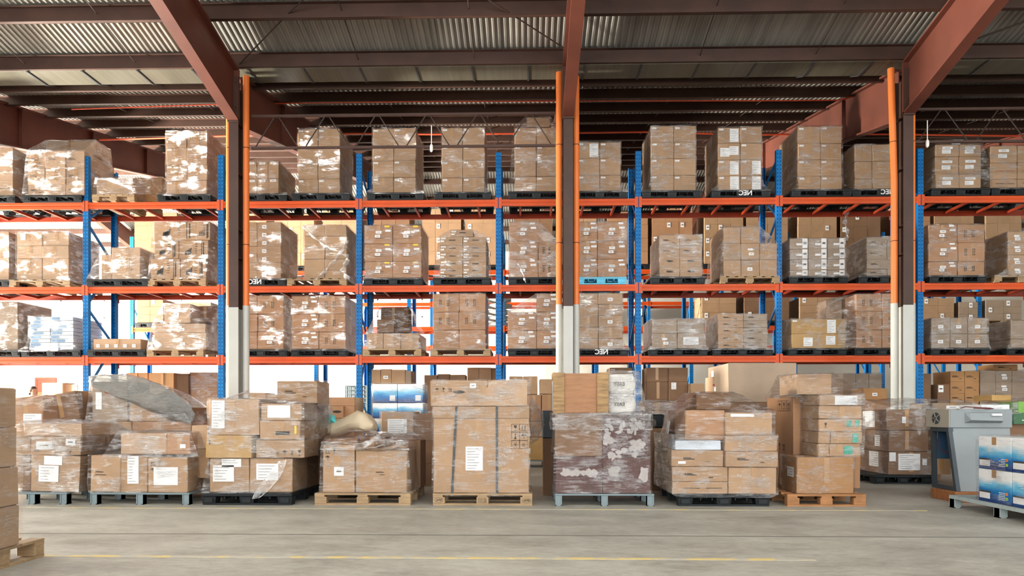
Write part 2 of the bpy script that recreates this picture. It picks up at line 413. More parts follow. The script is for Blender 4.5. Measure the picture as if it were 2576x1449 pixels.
for i, X in enumerate(COLX):
    seen = i in colw
    if seen:
        t = thing('steel_column', (X, 12.2, 0), 'dark brown steel column painted white at its foot, ' + {2: 'left of the three columns', 3: 'in the middle of the photo', 4: 'right of the three columns'}[i], 'column', 'columns in front of the rack')
        for nm, z0, z1, mt in (('column_shaft', 3.0, 7.0, 'steel'), ('painted_foot', 0, 3.0, 'white_paint')):
            m = MB()
            for y in (-.15, .15): m.box(-.085, .085, y - .008, y + .008, z0, z1)
            m.box(-.006, .006, -.15, .15, z0, z1)
            obj(nm, m, mt, t)
        m = MB()
        for z in (3.9, 4.4, 5.4, 6.3): m.box(-.08, .08, -.14, .14, z - .006, z + .006)
        obj('stiffener', m, 'steel', t)
        m = MB(); m.box(-.10, .10, -.19, -.165, 6.3, 7.1)
        for z in (6.36, 6.55, 6.8, 7.0):
            for x in (-.05, .05): m.tube([(x, -.19, z), (x, -.205, z)], .014, 6)
        obj('splice_plate', m, 'steel', t)
        for sx, dy in ((-.152, .02), (.152, .02)):
            side = 'left' if sx < 0 else 'right'
            ztop = 7.20 if (sx < 0) == (i >= 3) or i == 2 and sx > 0 else 7.12
            p = thing('drain_pipe', (X + sx, 12.2 + dy, 0), 'orange drain pipe with white lower end on the %s side of the %s column' % (side, {2: 'left', 3: 'middle', 4: 'right'}[i]), 'pipe', 'drain pipes on the columns')
            lean = -.06 if i == 4 and sx < 0 else 0
            m = MB(); m.tube([(0, 0, 3.03), (0, 0, 5.2), (lean, 0, ztop)], .057, 14); obj('orange_section', m, 'pipe_orange', p, 35)
            m = MB(); m.tube([(0, 0, 0), (0, 0, 3.05)], .06, 14); obj('white_section', m, 'white_paint', p, 35)
            for z in (4.15, 5.9):
                m = MB(); m.tube([(0 + lean * max(0, (z - 5.2) / 2), 0, z - .006), (lean * max(0, (z - 5.2) / 2), 0, z + .006)], .061, 14); obj('clip', m, 'steel', p, 35)
    if i == 0 or i == 5:
        m = MB(); m.box(X - .08, X + .08, 12.05, 12.35, 0, 7); 
    # rafters rise from the column heads to either side
    for nm, ya, yb, word in (('rafter', 12.05, .5, 'front'), ('rafter', 12.35, YR, 'rear')):
        m = MB()
        d0, d1 = .90, .62
        za, zb = zp(12.0) - .03, zp(yb) - .03
        isection(m, (X, ya, za - d0 / 2), (X, yb, zb - d1 / 2), .2, d0, d1)
        if word == 'rear':
            for yy in (14.4, 16.8, 19.2):
                f = (yy - ya) / (yb - ya); zt = za + (zb - za) * f; d = d0 + (d1 - d0) * f; m.box(X - .08, X + .08, yy - .01, yy + .01, zt - d, zt)
        else: m.box(X - .1, X + .1, 12.03, 12.07, za - d0 - .02, za)
        tag(obj('rafter', m, 'steel_red'), 'brown steel rafter rising to the %s from the %s' % ({'front': 'front', 'rear': 'back'}[word], {0: 'column far outside the left edge', 1: 'column beyond the left edge', 2: 'left column', 3: 'middle column', 4: 'right column', 5: 'column beyond the right edge'}[i]), 'rafter', 'roof rafters')
    m = MB(); isection(m, (X, YR, zp(YR) - .34), (X, YB, zp(YB) - .34), .2, .62, .62)
    tag(obj('rafter', m, 'steel_red'), 'brown rafter beyond the ridge, in line with the %s' % {0: 'outermost left frame', 1: 'frame beyond the left edge', 2: 'left column', 3: 'middle column', 4: 'right column', 5: 'frame beyond the right edge'}[i], 'rafter', 'roof rafters')
def purlin(y, lab):
    z = zp(y); m = MB(); PD = pdep(y)
    # Z-shaped purlin: bottom flange, web, top flange
    m.box(XL, XR, y - .004, y + .004, z, z + PD); m.box(XL, XR, y, y + .075, z, z + .006); m.box(XL, XR, y - .075, y, z + PD - .006, z + PD); m.box(XL, XR, y + .069, y + .075, z, z + .02)
    tag(obj('purlin', m, 'steel'), lab, 'purlin', 'roof purlins')
ordn = ['first', 'second', 'third', 'fourth', 'fifth', 'sixth', 'seventh', 'eighth', 'ninth', 'tenth', 'eleventh']
for k in range(3): purlin(12.0 - 1.07 * k, 'dark brown roof purlin, %s in front of the gutter' % ordn[k])
for k in range(3, 10): purlin(12.0 - 1.07 * k, 'dark brown roof purlin, %s in front of the gutter' % ordn[k])
for k in range(10): purlin(13.97 + 1.15 * k, 'dark brown roof purlin, %s behind the gutter' % ordn[k])
for k in range(5): purlin(YR + .8 + 1.2 * k, 'brown purlin of the far roof slope, %s beyond the ridge' % ordn[k])
# valley gutter
t = thing('gutter', (0, 12.04, 7.25), 'dark sheet-metal valley gutter running the length of the roof', 'gutter')
m = MB(); pr = [(0, .3), (0, .02), (.02, 0), (.52, 0), (.80, .13), (.82, .33)]
m.loft([[(x, y, z) for y, z in pr] + [(x, y + (.004 if k > 2 else -.004), z + .006) for k, (y, z) in reversed(list(enumerate(pr)))] for x in (XL, XR)], True, True)
obj('trough', m, 'gutter_sheet', t)
m = MB(); m.box(XL, XR, .80, .86, .02, .28); obj('edge_angle', m, 'steel', t)
for k in range(30):
    x = -15 + k * 1.0
    m = MB(); m.bar((x, .0, -.008), (x, .52, -.008), .03, .012); m.bar((x, .52, -.008), (x, .82, .125), .03, .012); obj('strap', m, 'strap', t)
# lattice ties between columns at eaves height
def lattice(x0, x1, lab):
    t = thing('lattice_tie', (x0, 12.3, 5.93), lab, 'truss', 'lattice ties between columns')
    L = x1 - x0; H = .58
    for nm, z in (('bottom_chord', 0), ('top_chord', H)):
        m = MB(); m.box(0, L, -.02, .02, z - .02, z + .02); obj(nm, m, 'steel', t)
    n = 6; p = L / n
    for k in range(n):
        for a, b in (((k * p + .06, 0), (k * p + p / 2 - .03, H)), ((k * p + p / 2 + .03, H), (k * p + p - .06, 0))):
            m = MB(); m.tube([(a[0], 0, a[1]), (b[0], 0, b[1])], .011, 6); obj('diagonal_rod', m, 'rod', t, 40)
lattice(COLX[2] + .22, COLX[3] - .22, 'dark zigzag lattice tie between the left and middle columns')
lattice(COLX[4] + .24, COLX[5] - .2, 'dark zigzag lattice tie running right from the right-hand column')
# lamps and rods
for X, lab in ((xat(1087, 12.3), 'small white lamp under the lattice tie at centre'), (xat(2314, 12.45), 'small white lamp beside the right-hand column')):
    t = thing('pendant_lamp', (X, 12.22, 5.86), lab, 'lamp', 'small white lamps')
    m = MB(); m.tube([(0, 0, .04), (0, 0, .42)], .008, 8); obj('drop_rod', m, 'lampwhite', t, 40)
    m = MB(); m.tube([(0, 0, .07), (0, 0, .04), (0, 0, .0), (0, 0, -.04), (0, 0, -.06)], [.022, .028, .03, .024, .008], 12); obj('globe', m, 'lampwhite', t, 60)
def rod(pts, lab, r=.012, mat='rod', name='bracing_rod', cat='rod', group='roof bracing rods'):
    m = MB(); m.tube(pts, r, 6); tag(obj(name, m, mat, None, 40), lab, cat, group)
def onroof(px, py, dz=.03, it=6):
    y = 11.0
    u = (HY - py) / F
    for _ in range(30):   # meet the purlin underside plane
        zz = zp(y) - dz; y2 = (zz - CAMH) / u; y = .5 * y + .5 * y2
    return at(px, py, y)
rod([(COLX[2] + .12, 12.0, zp(12) + .05), (onroof(725, 42).x, onroof(725, 42).y, onroof(725, 42).z + .05), (onroof(905, -120).x, onroof(905, -120).y, onroof(905, -120).z + .06)], 'dark bracing rod rising right from the left column head')
a, b = onroof(1215, 0), onroof(1424, 133); rod([(a.x, a.y, a.z + .06), (b.x, b.y, b.z + .06)], 'dark bracing rod running down to the middle column head')
a, b = onroof(2576, 55), onroof(2450, 100); a2 = a + (a - b) * 1.0; rod([a2, a, b], 'dark rod under the roof at the right edge', .016)
for k, X in enumerate([-12.3, -9.0, -7.0, -3.0, -.95, 3.0, 5.0, 9.1, 11]):
    for ya, yb, w in ((12.0, 8.5, 'front'), (13.97, 23.0, 'rear')):
        rod([(X, ya, zp(ya) + .1), (X, yb, zp(yb) + .1)], 'thin sag rod tying the purlins of the %s roof slope, %s from the left' % (w, ordn[k]), .008, 'rod', 'sag_rod', 'rod', 'sag rods between purlins')
# orange cables hung along the purlins
m = MB(); P = [at(180, 275, 14.0), at(560, 262, 14.0), at(1000, 256, 14.0), at(1500, 254, 14.0), at(2000, 253, 14.0), at(2110, 252, 14.0), at(2160, 240, 14.05), at(2170, 240, 14.1)]
m.tube(P, .012, 6); tag(obj('cable', m, 'cable', None, 40), 'orange cable strung along the first purlin behind the gutter', 'cable', 'orange roof cables')
m = MB(); P = [at(x, y, 16.42) for x, y in ((250, 352), (420, 347), (560, 342), (690, 340), (900, 336), (1090, 338), (1280, 336), (1500, 334), (1620, 332), (1900, 339), (2000, 338), (2250, 338), (2576, 342))]
m.tube(P, .02, 6); tag(obj('cable', m, 'cable', None, 40), 'bright orange cable sagging between purlins above the tall stacks', 'cable', 'orange roof cables')

# ------------------------------------------------------------------ pallet racks
YA, DA = 13.74, 1.03
ZS = {3: zat(1288, 502, YA), 2: zat(1288, 717, YA), 1: zat(1288, 896, YA)}
BH = .13
def post_mesh(h):
    m = MB()   # two-lobed perforated upright, open at the back
    prof = [(-.055, .09), (-.055, 0), (-.006, 0), (-.003, .012), (.003, .012), (.006, 0), (.055, 0), (.055, .09), (.049, .09), (.049, .006), (-.049, .006), (-.049, .09)]
    m.loft([[(x, y, z) for x, y in prof] for z in (0, h)], True, True); return m
def beam_mesh(L, flip=False):
    m = MB(); s = -1 if flip else 1
    prof = [(0, 0), (0, .05), (.008, .058), (.008, .075), (0, .083), (0, BH), (.045, BH), (.045, 0)]
    if flip: prof = [(0, .03), (0, BH), (.045, BH), (.045, .03)]
    m.loft([[(x, (y - .0) * s, z) for y, z in prof] for x in (0, L)], True, True); return m
def rack(name, X, Y, D, H, levels, lab, bars=True, brace_z=None):
    t = thing(name, (X[0], Y, 0), lab, 'pallet rack', 'pallet racks')
    X = [x - X[0] for x in X]
    pm = post_mesh(H).mesh('upright_post', ['bluepost'])
    for x in X:
        o = obj('upright_post', pm, None, t, loc=(x, 0, 0)); o = obj('upright_post', pm, None, t, loc=(x, D, 0)); o.rotation_euler = (0, 0, math.pi)
        for yy in (0, D):
            f = MB(); f.box(x - .09, x + .09, yy - .06, yy + .06, 0, .012); obj('foot_plate', f, 'blue', t)
        z = .3; up = True
        for k, (za, zb) in enumerate(brace_z or ((.35, .95), (1.55, .95), (1.55, 2.6), (3.3, 2.6), (3.3, 4.35), (5.05, 4.35), (5.05, 5.75), (6.2, 5.75))):
            m = MB(); m.bar((x - .02, .05, za), (x - .02, D - .05, zb), .03, .045); obj('diagonal_brace', m, 'blue', t)
    for x0, x1 in zip(X, X[1:]):
        L = x1 - x0 - .11
        for z in levels:
            for yy, fl in ((-.012, False), (D + .012, True)):
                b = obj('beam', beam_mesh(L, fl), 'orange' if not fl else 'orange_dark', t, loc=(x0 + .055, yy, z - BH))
                for xe, sg in ((0, -1), (L, 1)):
                    m = MB(); s = 1 if not fl else -1
                    a, bb = sorted((xe - sg * .012, xe + sg * .047)); ya, yb = sorted((-.006 * s, .006 * s)); m.box(a, bb, ya - .004, yb, -.045, BH + .035)
                    for zz in (-.02, .06, .14): m.tube([((a + bb) / 2, -.012 * s, zz), ((a + bb) / 2, 0, zz)], .008, 6, 1)
                    obj('beam_connector', m, ['orange', 'greyplastic'], b)
            if bars:
                for f in (.14, .38, .62, .86):
                    m = MB(); m.box(x0 + .055 + L * f - .02, x0 + .055 + L * f + .02, .03, D - .03, z - .07, z - .015); obj('support_bar', m, 'orange_dark', t)
    return t
PXA = [(214, 216), (555, 555), (903, 903), (1254, 1254), (1606, 1606), (1960, 1960), (2316, 2316)]
XA = [xat((a + b) / 2, YA) for a, b in PXA]
pt = (XA[-1] - XA[0]) / 6
XA = [XA[0] - pt] + XA + [XA[-1] + pt]
rack('pallet_rack', XA, YA, DA, zat(1254, 383, YA), [ZS[1], ZS[2], ZS[3]], 'long blue and orange pallet rack across the picture behind the columns')
YBK = 20.4
XB = [xat(331, YBK) + k * (xat(2465, YBK) - xat(331, YBK)) / 9 for k in range(0, 11)]
rack('pallet_rack', XB, YBK, 1.03, 6.45, [3.69, 5.38], 'second blue and orange pallet rack standing behind the long front one', bars=False, brace_z=((.4, 1.4), (2.4, 1.4), (2.4, 3.4), (4.4, 3.4), (4.4, 5.4), (6.2, 5.4)))
XC = [xat(905, 26.4) + 2.8 * k for k in range(9)]
rack('pallet_rack', XC, 26.4, 1.03, 6.45, [3.69, 5.38], 'third blue and orange pallet rack, farthest back by the white wall', bars=False, brace_z=((.4, 1.4), (2.4, 1.4), (2.4, 3.4), (4.4, 3.4), (4.4, 5.4), (6.2, 5.4)))
# ------------------------------------------------------------------ pallets
def pallet(kind, x0, x1, y0, d, z, label, h=.145, along='x', cat='pallet', group=None, text=None, eur=False):
    w = x1 - x0
    nm = {'black': 'plastic_pallet', 'cyan': 'plastic_pallet', 'grey': 'plastic_pallet', 'wood': 'wooden_pallet', 'wooddark': 'wooden_pallet', 'slat': 'slatted_pallet'}[kind]
    t = thing(nm, ((x0 + x1) / 2, y0, z), label, cat, group)
    hw = w / 2
    if kind in ('black', 'cyan'):
        mt = 'blackplastic' if kind == 'black' else 'cyanplastic'
        m = MB(); m.cbox(-hw, hw, 0, d, h - .045, h, .008)
        for k in range(1, 6): m.box(-hw + .02, hw - .02, d * k / 6 - .008, d * k / 6 + .008, h - .075, h - .045)
        for k in range(1, 8): m.box(-hw + w * k / 8 - .006, -hw + w * k / 8 + .006, .02, d - .02, h - .075, h - .045)
        obj('deck', m, mt, t)
        for fx in (-hw + .09, 0, hw - .09):
            for fy in (.075, d / 2, d - .075):
                m = MB(); e = .012; a = .09
                m.loft([[(fx - a + s, fy - .075 + s, zz), (fx + a - s, fy - .075 + s, zz), (fx + a - s, fy + .075 - s, zz), (fx - a + s, fy + .075 - s, zz)] for zz, s in ((.022, e), (h - .045, 0))], True, True)
                m.box(fx - .05, fx + .05, fy - .079, fy - .06, .035, h - .06)
                obj('block', m, mt, t)
        for fy in (.075, d / 2, d - .075):
            m = MB(); m.cbox(-hw + .01, hw - .01, fy - .06, fy + .06, 0, .024, .004); obj('bottom_board', m, mt, t)
    elif kind in ('grey', 'slat'):
        mt = 'greyplastic' if kind == 'grey' else 'greyslat'
        m = MB()
        if kind == 'grey': m.cbox(-hw, hw, 0, d, h - .022, h, .004)
        else:
            n = 9
            for k in range(n): a = d * k / n; m.box(-hw, hw, a + .006, a + d / n - .006, h - .02, h)
            for k in range(3): xx = (-hw, -.04, hw - .08)[k]; m.box(xx, xx + .08, 0, d, h - .04, h - .02)
        obj('deck', m, mt, t)
        for fx in (-hw + .045, 0, hw - .045):
            for fy in (.05, d / 2, d - .05):
                m = MB(); a = .04
                for q in ((-a, -a + .012), (a - .012, a)): m.box(fx + q[0], fx + q[1], fy - .05, fy + .05, 0, h - .022)
                m.box(fx - a, fx + a, fy - .042, fy + .042, .008, h - .022); m.box(fx - a, fx + a, fy - .05, fy + .05, 0, .01)
                obj('leg', m, mt, t)
    else:
        mt = 'palletwood' if kind == 'wood' else 'palletorange'
        m = MB()
        if along == 'x':
            for k in range(6): a = (d - .1) * k / 5; m.box(-hw, hw, a, a + .1, h - .022, h, 0, .002)
        else:
            for k in range(7): a = -hw + (w - .11) * k / 6; m.box(a, a + .11, 0, d, h - .022, h, 0, .002)
        obj('deck', m, mt, t)
        m = MB()
        if along == 'x':
            for fx in (-hw, -.06, hw - .12): m.box(fx, fx + .12, 0, d, h - .044, h - .022)
        else:
            for fy in (0, d / 2 - .05, d - .1): m.box(-hw, hw, fy, fy + .1, h - .044, h - .022)
        obj('stringer', m, mt, t)
        for i, fx in enumerate((-hw + .0725, 0, hw - .0725)):
            for j, fy in enumerate((.05, d / 2, d - .05)):
                m = MB(); m.cbox(fx - .0725, fx + .0725, fy - .05, fy + .05, .022, h - .044, .003)
                b = obj('block', m, mt, t)
                if eur and j == 0:
                    if i != 1:
                        m = MB(); n = 24
                        for k in range(n):
                            a0, a1 = 2 * math.pi * k / n, 2 * math.pi * (k + 1) / n
                            P = [(fx + r * .052 * math.cos(a), fy - .0515, (h - .022) / 2 + r * .030 * math.sin(a)) for a, r in ((a0, 1), (a1, 1), (a1, .92), (a0, .92))]
                            m.face(P)
                        st = obj('stamp', m, 'ink', b); lettering('EPAL', .034, 'ink', b, (fx, fy - .0515, (h - .022) / 2), name='stamp_lettering')
                    else:
                        m = MB(); zc = (h - .022) / 2
                        for q in ((-.05, .05, .024, .027), (-.05, .05, -.027, -.024), (-.05, -.047, -.027, .027), (.047, .05, -.027, .027), (.018, .021, -.027, .027), (-.04, .01, .004, .009), (-.04, .005, -.012, -.008), (.028, .034, -.018, .018), (.038, .041, -.018, .018)):
                            m.face([(fx + q[0], fy - .0515, zc + q[2]), (fx + q[1], fy - .0515, zc + q[2]), (fx + q[1], fy - .0515, zc + q[3]), (fx + q[0], fy - .0515, zc + q[3])])
                        obj('stamp', m, 'ink', b)
        if along == 'x':
            for fy in (.05, d / 2, d - .05):
                m = MB(); m.box(-hw, hw, fy - .05, fy + .05, 0, .022, 0, .001); obj('bottom_board', m, mt, t)
        else:
            for fx in (-hw + .05, 0, hw - .05):
                m = MB(); m.box(fx - .05, fx + .05, 0, d, 0, .022, 0, .001); obj('bottom_board', m, mt, t)
    if text:
        tx, sx = text[1], (text[2] if len(text) > 2 else .135)
        lettering(text[0], sx, 'paper' if kind == 'black' else 'ink', t, (tx - (x0 + x1) / 2, -.006, h * .5), name='painted_lettering')
    return t

# ------------------------------------------------------------------ cartons
def rect(u, v, w, h): return [(u - w / 2, v - h / 2), (u + w / 2, v - h / 2), (u + w / 2, v + h / 2), (u - w / 2, v + h / 2)]
def glyph(kind, u, v, s):
    """shipping symbols as small polygons about (u, v), size s"""
    P = []
    def p(*q): P.append([(u + a * s, v + b * s) for a, b in q])
    if kind == 'glass':
        p((-.25, .45), (.25, .45), (.18, .1), (.05, -.02), (-.05, -.02), (-.18, .1)); p((-.04, 0), (.04, 0), (.04, -.35), (-.04, -.35)); p((-.2, -.45), (.2, -.45), (.2, -.35), (-.2, -.35))
    elif kind == 'arrows':
        for o in (-.22, .22): p((o - .05, -.3), (o + .05, -.3), (o + .05, .15), (o - .05, .15)); p((o - .17, .12), (o + .17, .12), (o, .45))
        p((-.45, -.45), (.45, -.45), (.45, -.37), (-.45, -.37))
    elif kind == 'umbrella':
        p((-.42, .05), (-.3, .28), (0, .42), (.3, .28), (.42, .05), (.2, .1), (0, .05), (-.2, .1)); p((-.03, .05), (.03, .05), (.03, -.4), (-.03, -.4)); p((.03, -.4), (.18, -.32), (.18, -.24), (.03, -.32))
    elif kind == 'therm':
        p((-.08, -.3), (.08, -.3), (.08, .45), (-.08, .45)); p((-.18, -.45), (.18, -.45), (.18, -.2), (-.18, -.2))
    elif kind == 'arrow':
        p((-.06, -.4), (.06, -.4), (.06, .1), (-.06, .1)); p((-.28, .08), (.28, .08), (0, .45))
    elif kind == 'snow':
        for k in range(3):
            a = math.pi * k / 3; ca, sa = math.cos(a), math.sin(a); p((-.42 * ca - .03 * sa, -.42 * sa + .03 * ca), (.42 * ca - .03 * sa, .42 * sa + .03 * ca), (.42 * ca + .03 * sa, .42 * sa - .03 * ca), (-.42 * ca + .03 * sa, -.42 * sa - .03 * ca))
    elif kind == 'frame':
        for q in ((-.5, .5, -.5, -.46), (-.5, .5, .46, .5), (-.5, -.46, -.5, .5), (.46, .5, -.5, .5)): p((q[0], q[2]), (q[1], q[2]), (q[1], q[3]), (q[0], q[3]))
    return P
def style(st, w, h, rnd):
    """-> (stickers, prints): stickers = (u, v, w, h, material, print kind), in metres from the lower left corner"""
    S, P = [], []
    if st == 'st': S.append((.065, h - .045, .085, .032, 'paper', 'bar'))
    elif st == 'st3': S.append((w * .5, h - .04, min(.12, w * .7), .04, 'paper', 'bar'))
    elif st in ('hp', 'hpy'):
        S.append((w * .50, h * .62, .115, .05, 'paper', 'bar')); S.append((w * .46, h * .40, .10, .055, 'paper', 'big'))
        S.append((w * .84, h * .70, .11, .04, 'paper', '')); S.append((w * .80, h * .94, .10, .035, 'yellowlabel' if st == 'hpy' else 'paper', ''))
        P += [rect(w * .5, h * .29, .17, .008), rect(w * .62, h * .40, .06, .008)]
    elif st == 'bk':   # printed panels of small characters
        for k, c in enumerate((.25, .31, .55, .61)):
            for j in range(4): P.append(rect(w * c, h * (.35 + .1 * j), .02, .022))
    elif st == 'two': S += [(w * .5, h * .62, .10, .04, 'paper', ''), (w * .55, h * .35, .10, .055, 'paper', 'bar')]
    elif st == 'one': S.append((w * .48, h * .45, .10, .065, 'paper', 'bar'))
    elif st == 'low': S.append((w * .3, h * .42, .085, .07, 'paper', 'bar'))
    elif st == 'tall': S += [(w * .82, h * .55, .10, .19, 'paper', 'bar'), (w * .5, h * .45, .11, .04, 'paper', '')]
    elif st == 'a4': S += [(w * .5, h * .5, .20, .27, 'paper', 'lines'), (.065, h - .04, .085, .032, 'paper', 'bar')]
    elif st == 'a4r': S += [(w * .74, h * .5, .17, .26, 'paper', 'lines'), (.065, h - .04, .085, .032, 'paper', 'bar')]
    elif st == 'a4s': S += [(w * .3, h * .45, .18, .17, 'paper', 'lines'), (w * .72, h * .55, .18, .17, 'paper', 'lines')]
    elif st == 'w2': S += [(w * .5, h * .72, .2, .05, 'paper', 'bar'), (w * .45, h * .4, .17, .08, 'paper', 'lines')]
    elif st == 'up': S += [(.07, h - .03, .09, .028, 'paper', 'bar'), (.05, h - .085, .07, .028, 'paper', '')]; P.append(rect(w * .55, h * .6, w * .3, .02))
    elif st == 'ptl': S.append((w * .25, h - .09, .1, .14, 'paper', 'lines'))
    elif st == 'dark':
        P += [rect(w * .78, h * .5, .016, h * .9), rect(w * .85, h * .5, .03, h * .8)]
        for k in range(4): P.append([(w * .2 + .03 * k, h * .2), (w * .26 + .03 * k, h * .22), (w * .3 + .03 * k, h * (.45 + .07 * k)), (w * .22 + .03 * k, h * .43)])
        P += [rect(w * .6, h * (.3 + .12 * j), .05, .012) for j in range(5)]; S.append((w * .7, h * .92, .09, .035, 'paper', ''))
    elif st == 'big': S.append((w * .5, h * .5, min(.3, w * .6), min(.32, h * .5), 'paper', 'lines'))
    elif st == 'flap': P += [rect(w * .35, h * .5, w * .3, .008), rect(w * .75, h * .5, w * .3, .008)]
    elif st == 'mark': P += [rect(w * .3, h * .55, .10, .012), rect(w * .34, h * .47, .14, .01), rect(w * .7, h * .3, .05, .01)]
    elif st == 'hole': P.append([(w * .5 + .055 * math.cos(a) * (1.3 if abs(math.cos(a)) > .5 else 1), h * .55 + .02 * math.sin(a)) for a in [2 * math.pi * k / 14 for k in range(14)]])
    elif st == 'icons':
        for k, g in enumerate(('snow', 'umbrella', 'arrow', 'glass')): P += glyph(g, w * .45 + k * .09, h * .28, .075)
    elif st == 'cornericons':
        for k, g in enumerate(('arrows', 'glass')): P += glyph(g, .06 + k * .085, h - .07, .07)
        P += glyph('umbrella', .06, h - .155, .07)
    elif st == 'row5':
        for k in range(5): S.append((w * (.1 + .19 * k), h * .35, .07, .065, 'paper', 'bar'))
    return S, P
CARTS = []; STUFF = []
def carton(x0, x1, y0, y1, z0, z1, mat='k', st='', label=None, w=1.0, stickers=None, prints=None, tilt=None, redp=False, side=None, cat='carton'):
    """note a carton; the 300 that show largest become objects of their own"""
    a, b = project((x0, y0, z1)), project((x1, y0, z0))
    area_px = abs((min(b[0], 2576) - max(a[0], 0)) * (min(b[1], 1449) - max(a[1], 0))) * w if b[0] > 0 and a[0] < 2576 else 0
    CARTS.append(dict(b=(x0, x1, y0, y1, z0, z1), mat=mat, st=st, label=label, area=area_px, S=stickers, P=prints, tilt=tilt, red=redp, side=side, cat=cat))
def sticker_mesh(mb, u, v, w, h, pk, y, rnd, x0, flip=None):
    def P(a, b, dy): return (x0 + a, y - dy, b) if flip is None else (flip - dy, y + a, b)
    def q(uu, vv, ww, hh, m, dy): mb.face([P(a, b, dy) for a, b in rect(uu, vv, ww, hh)], m)
    mb.box(*( (x0 + u - w / 2, x0 + u + w / 2, y - .003, y - .0005) if flip is None else (flip - .003, flip - .0005, y + u - w / 2, y + u + w / 2)), v - h / 2, v + h / 2)
    if pk == 'bar': q(u, v, w * .5, h * .16, 1, .0042)
    elif pk == 'big':
        for k in range(4): q(u + w * (-.2 + .12 * k), v, w * .07, h * .36, 1, .0042)
    elif pk == 'lines':
        n = max(3, int(h / .035))
        for k in range(n):
            ww = w * rnd.uniform(.35, .8); q(u - w * .42 + ww / 2, v + h / 2 - h * (k + .8) / (n + .6), ww, h * .13 / n * 1.6, 1, .0042)
MATS['inksoft'] = None
plain('inksoft', '#A09D98', .8, var=.05); plain('inkmid', '#5F5750', .8, var=.05)
def build_carton(c, parent_list=None):
    x0, x1, y0, y1, z0, z1 = c['b']; w, d, h = x1 - x0, y1 - y0, z1 - z0
    rnd = random.Random(int((x0 * 91 + z0 * 57 + y0 * 13) * 1000))
    m = MB(); e = .007; j = min(.010, w * .02)
    hx = w / 2
    m.cbox(-hx, hx, 0, d, 0, h, e)
    m.v = [(x + rnd.uniform(-j, j) * .4, y + rnd.uniform(-.004, .004), z + (rnd.uniform(-j, j) * .25 if z > .02 else 0)) for x, y, z in m.v]
    S, P = style(c['st'], w, h, rnd)
    if c['S'] is not None: S = S + c['S']
    if c['P'] is not None: P = P + c['P']
    # flap seams and print stay in the body
    pm = 2 if c['red'] else 1
    for poly in P: m.face([(-hx + a, -.0055, b) for a, b in poly], pm)
    o = obj('cardboard_carton', m, [c['mat'], 'ink', 'redink'], None)
    o.location = ((x0 + x1) / 2, y0, z0)
    if c['tilt']: o.rotation_euler = c['tilt']
    tag(o, c['label'], c['cat'])
    for (u, v, ww, hh, mt, pk) in S:
        if ww > w * 1.02: ww = w * .9
        if hh > h * .98: hh = h * .9
        u = min(max(u, ww / 2 + .005), w - ww / 2 - .005); v = min(max(v, hh / 2 + .005), h - hh / 2 - .005)
        s = MB(); sticker_mesh(s, u, v, ww, hh, pk, -.004, rnd, -hx)
        obj('paper_label', s, [mt, 'inksoft' if pk == 'lines' else 'inkmid'], o)
    if c['side']:
        fx, lst = c['side']
        for (u, v, ww, hh, mt, pk) in lst:
            s = MB(); X = -hx - .003 if fx == 'L' else hx + .006
            sticker_mesh(s, u, v, ww, hh, pk, 0, rnd, 0, flip=X); obj('paper_label', s, [mt, 'inksoft' if pk == 'lines' else 'inkmid'], o)
    if w > .16 and h > .12 and c['st'] not in ('dark', 'noline', 'icons', 'flap') and rnd.random() < .62:
        tx = rnd.uniform(-.05, .05) * w; tw = .03
        s = MB(); zb = h * rnd.uniform(.02, .5)
        s.box(tx - tw, tx + tw, -.0035, -.0015, zb, h - .004); s.box(tx - tw, tx + tw, -.0035, d * .5, h, h + .0015)
        obj('packing_tape', s, 'tape', o)
    return o
rown = {1: [''], 2: ['upper', 'lower'], 3: ['top', 'middle', 'bottom'], 4: ['top', 'second', 'third', 'bottom']}
def rowword(r, n):
    if n <= 4: return rown[n][r]
    return 'top' if r == 0 else 'bottom' if r == n - 1 else ordn[r] + ' from top'
def colword(c, n): return {1: [''], 2: ['left', 'right'], 3: ['left', 'middle', 'right'], 4: ['left end', 'inner left', 'inner right', 'right end']}.get(n, ordn)[c]

# ------------------------------------------------------------------ stretch film
def displace(bm, amp, freq, seed, keep=None):
    bm.normal_update(); off = Vector((seed * 7.1, seed * 3.3, seed * 5.7))
    for v in bm.verts:
        p = v.co
        n = noise.noise(Vector((p.x * freq, p.y * freq, p.z * freq * 1.6)) + off) + .5 * noise.noise(Vector((p.x * freq * 2.7, p.y * freq * 2.7, p.z * freq * 4)) + off)
        v.co = p + v.normal * amp * n
def film_obj(bm, label, mat='film', group=None, amp=.012, freq=4.0):
    bmesh.ops.recalc_face_normals(bm, faces=bm.faces)
    displace(bm, amp, freq, random.random() * 20)
    me = bpy.data.meshes.new('stretch_film'); 
    c = sum((v.co for v in bm.verts), Vector()) / len(bm.verts); zmin = min(v.co.z for v in bm.verts); c.z = zmin
    bmesh.ops.translate(bm, verts=bm.verts, vec=-c)
    bm.to_mesh(me); bm.free(); me.materials.append(MATS[mat])
    me.polygons.foreach_set('use_smooth', [True] * len(me.polygons)); me.set_sharp_from_angle(angle=math.radians(38))
    o = bpy.data.objects.new('stretch_film', me); COL.objects.link(o); o.location = c
    return tag(o, label, 'plastic film', group)
def refine(bm, maxlen, it=5):
    for _ in range(it):
        es = [e for e in bm.edges if e.calc_length() > maxlen]
        if not es: break
        bmesh.ops.subdivide_edges(bm, edges=es, cuts=1, use_grid_fill=False)
        bmesh.ops.triangulate(bm, faces=[f for f in bm.faces if len(f.verts) > 3])
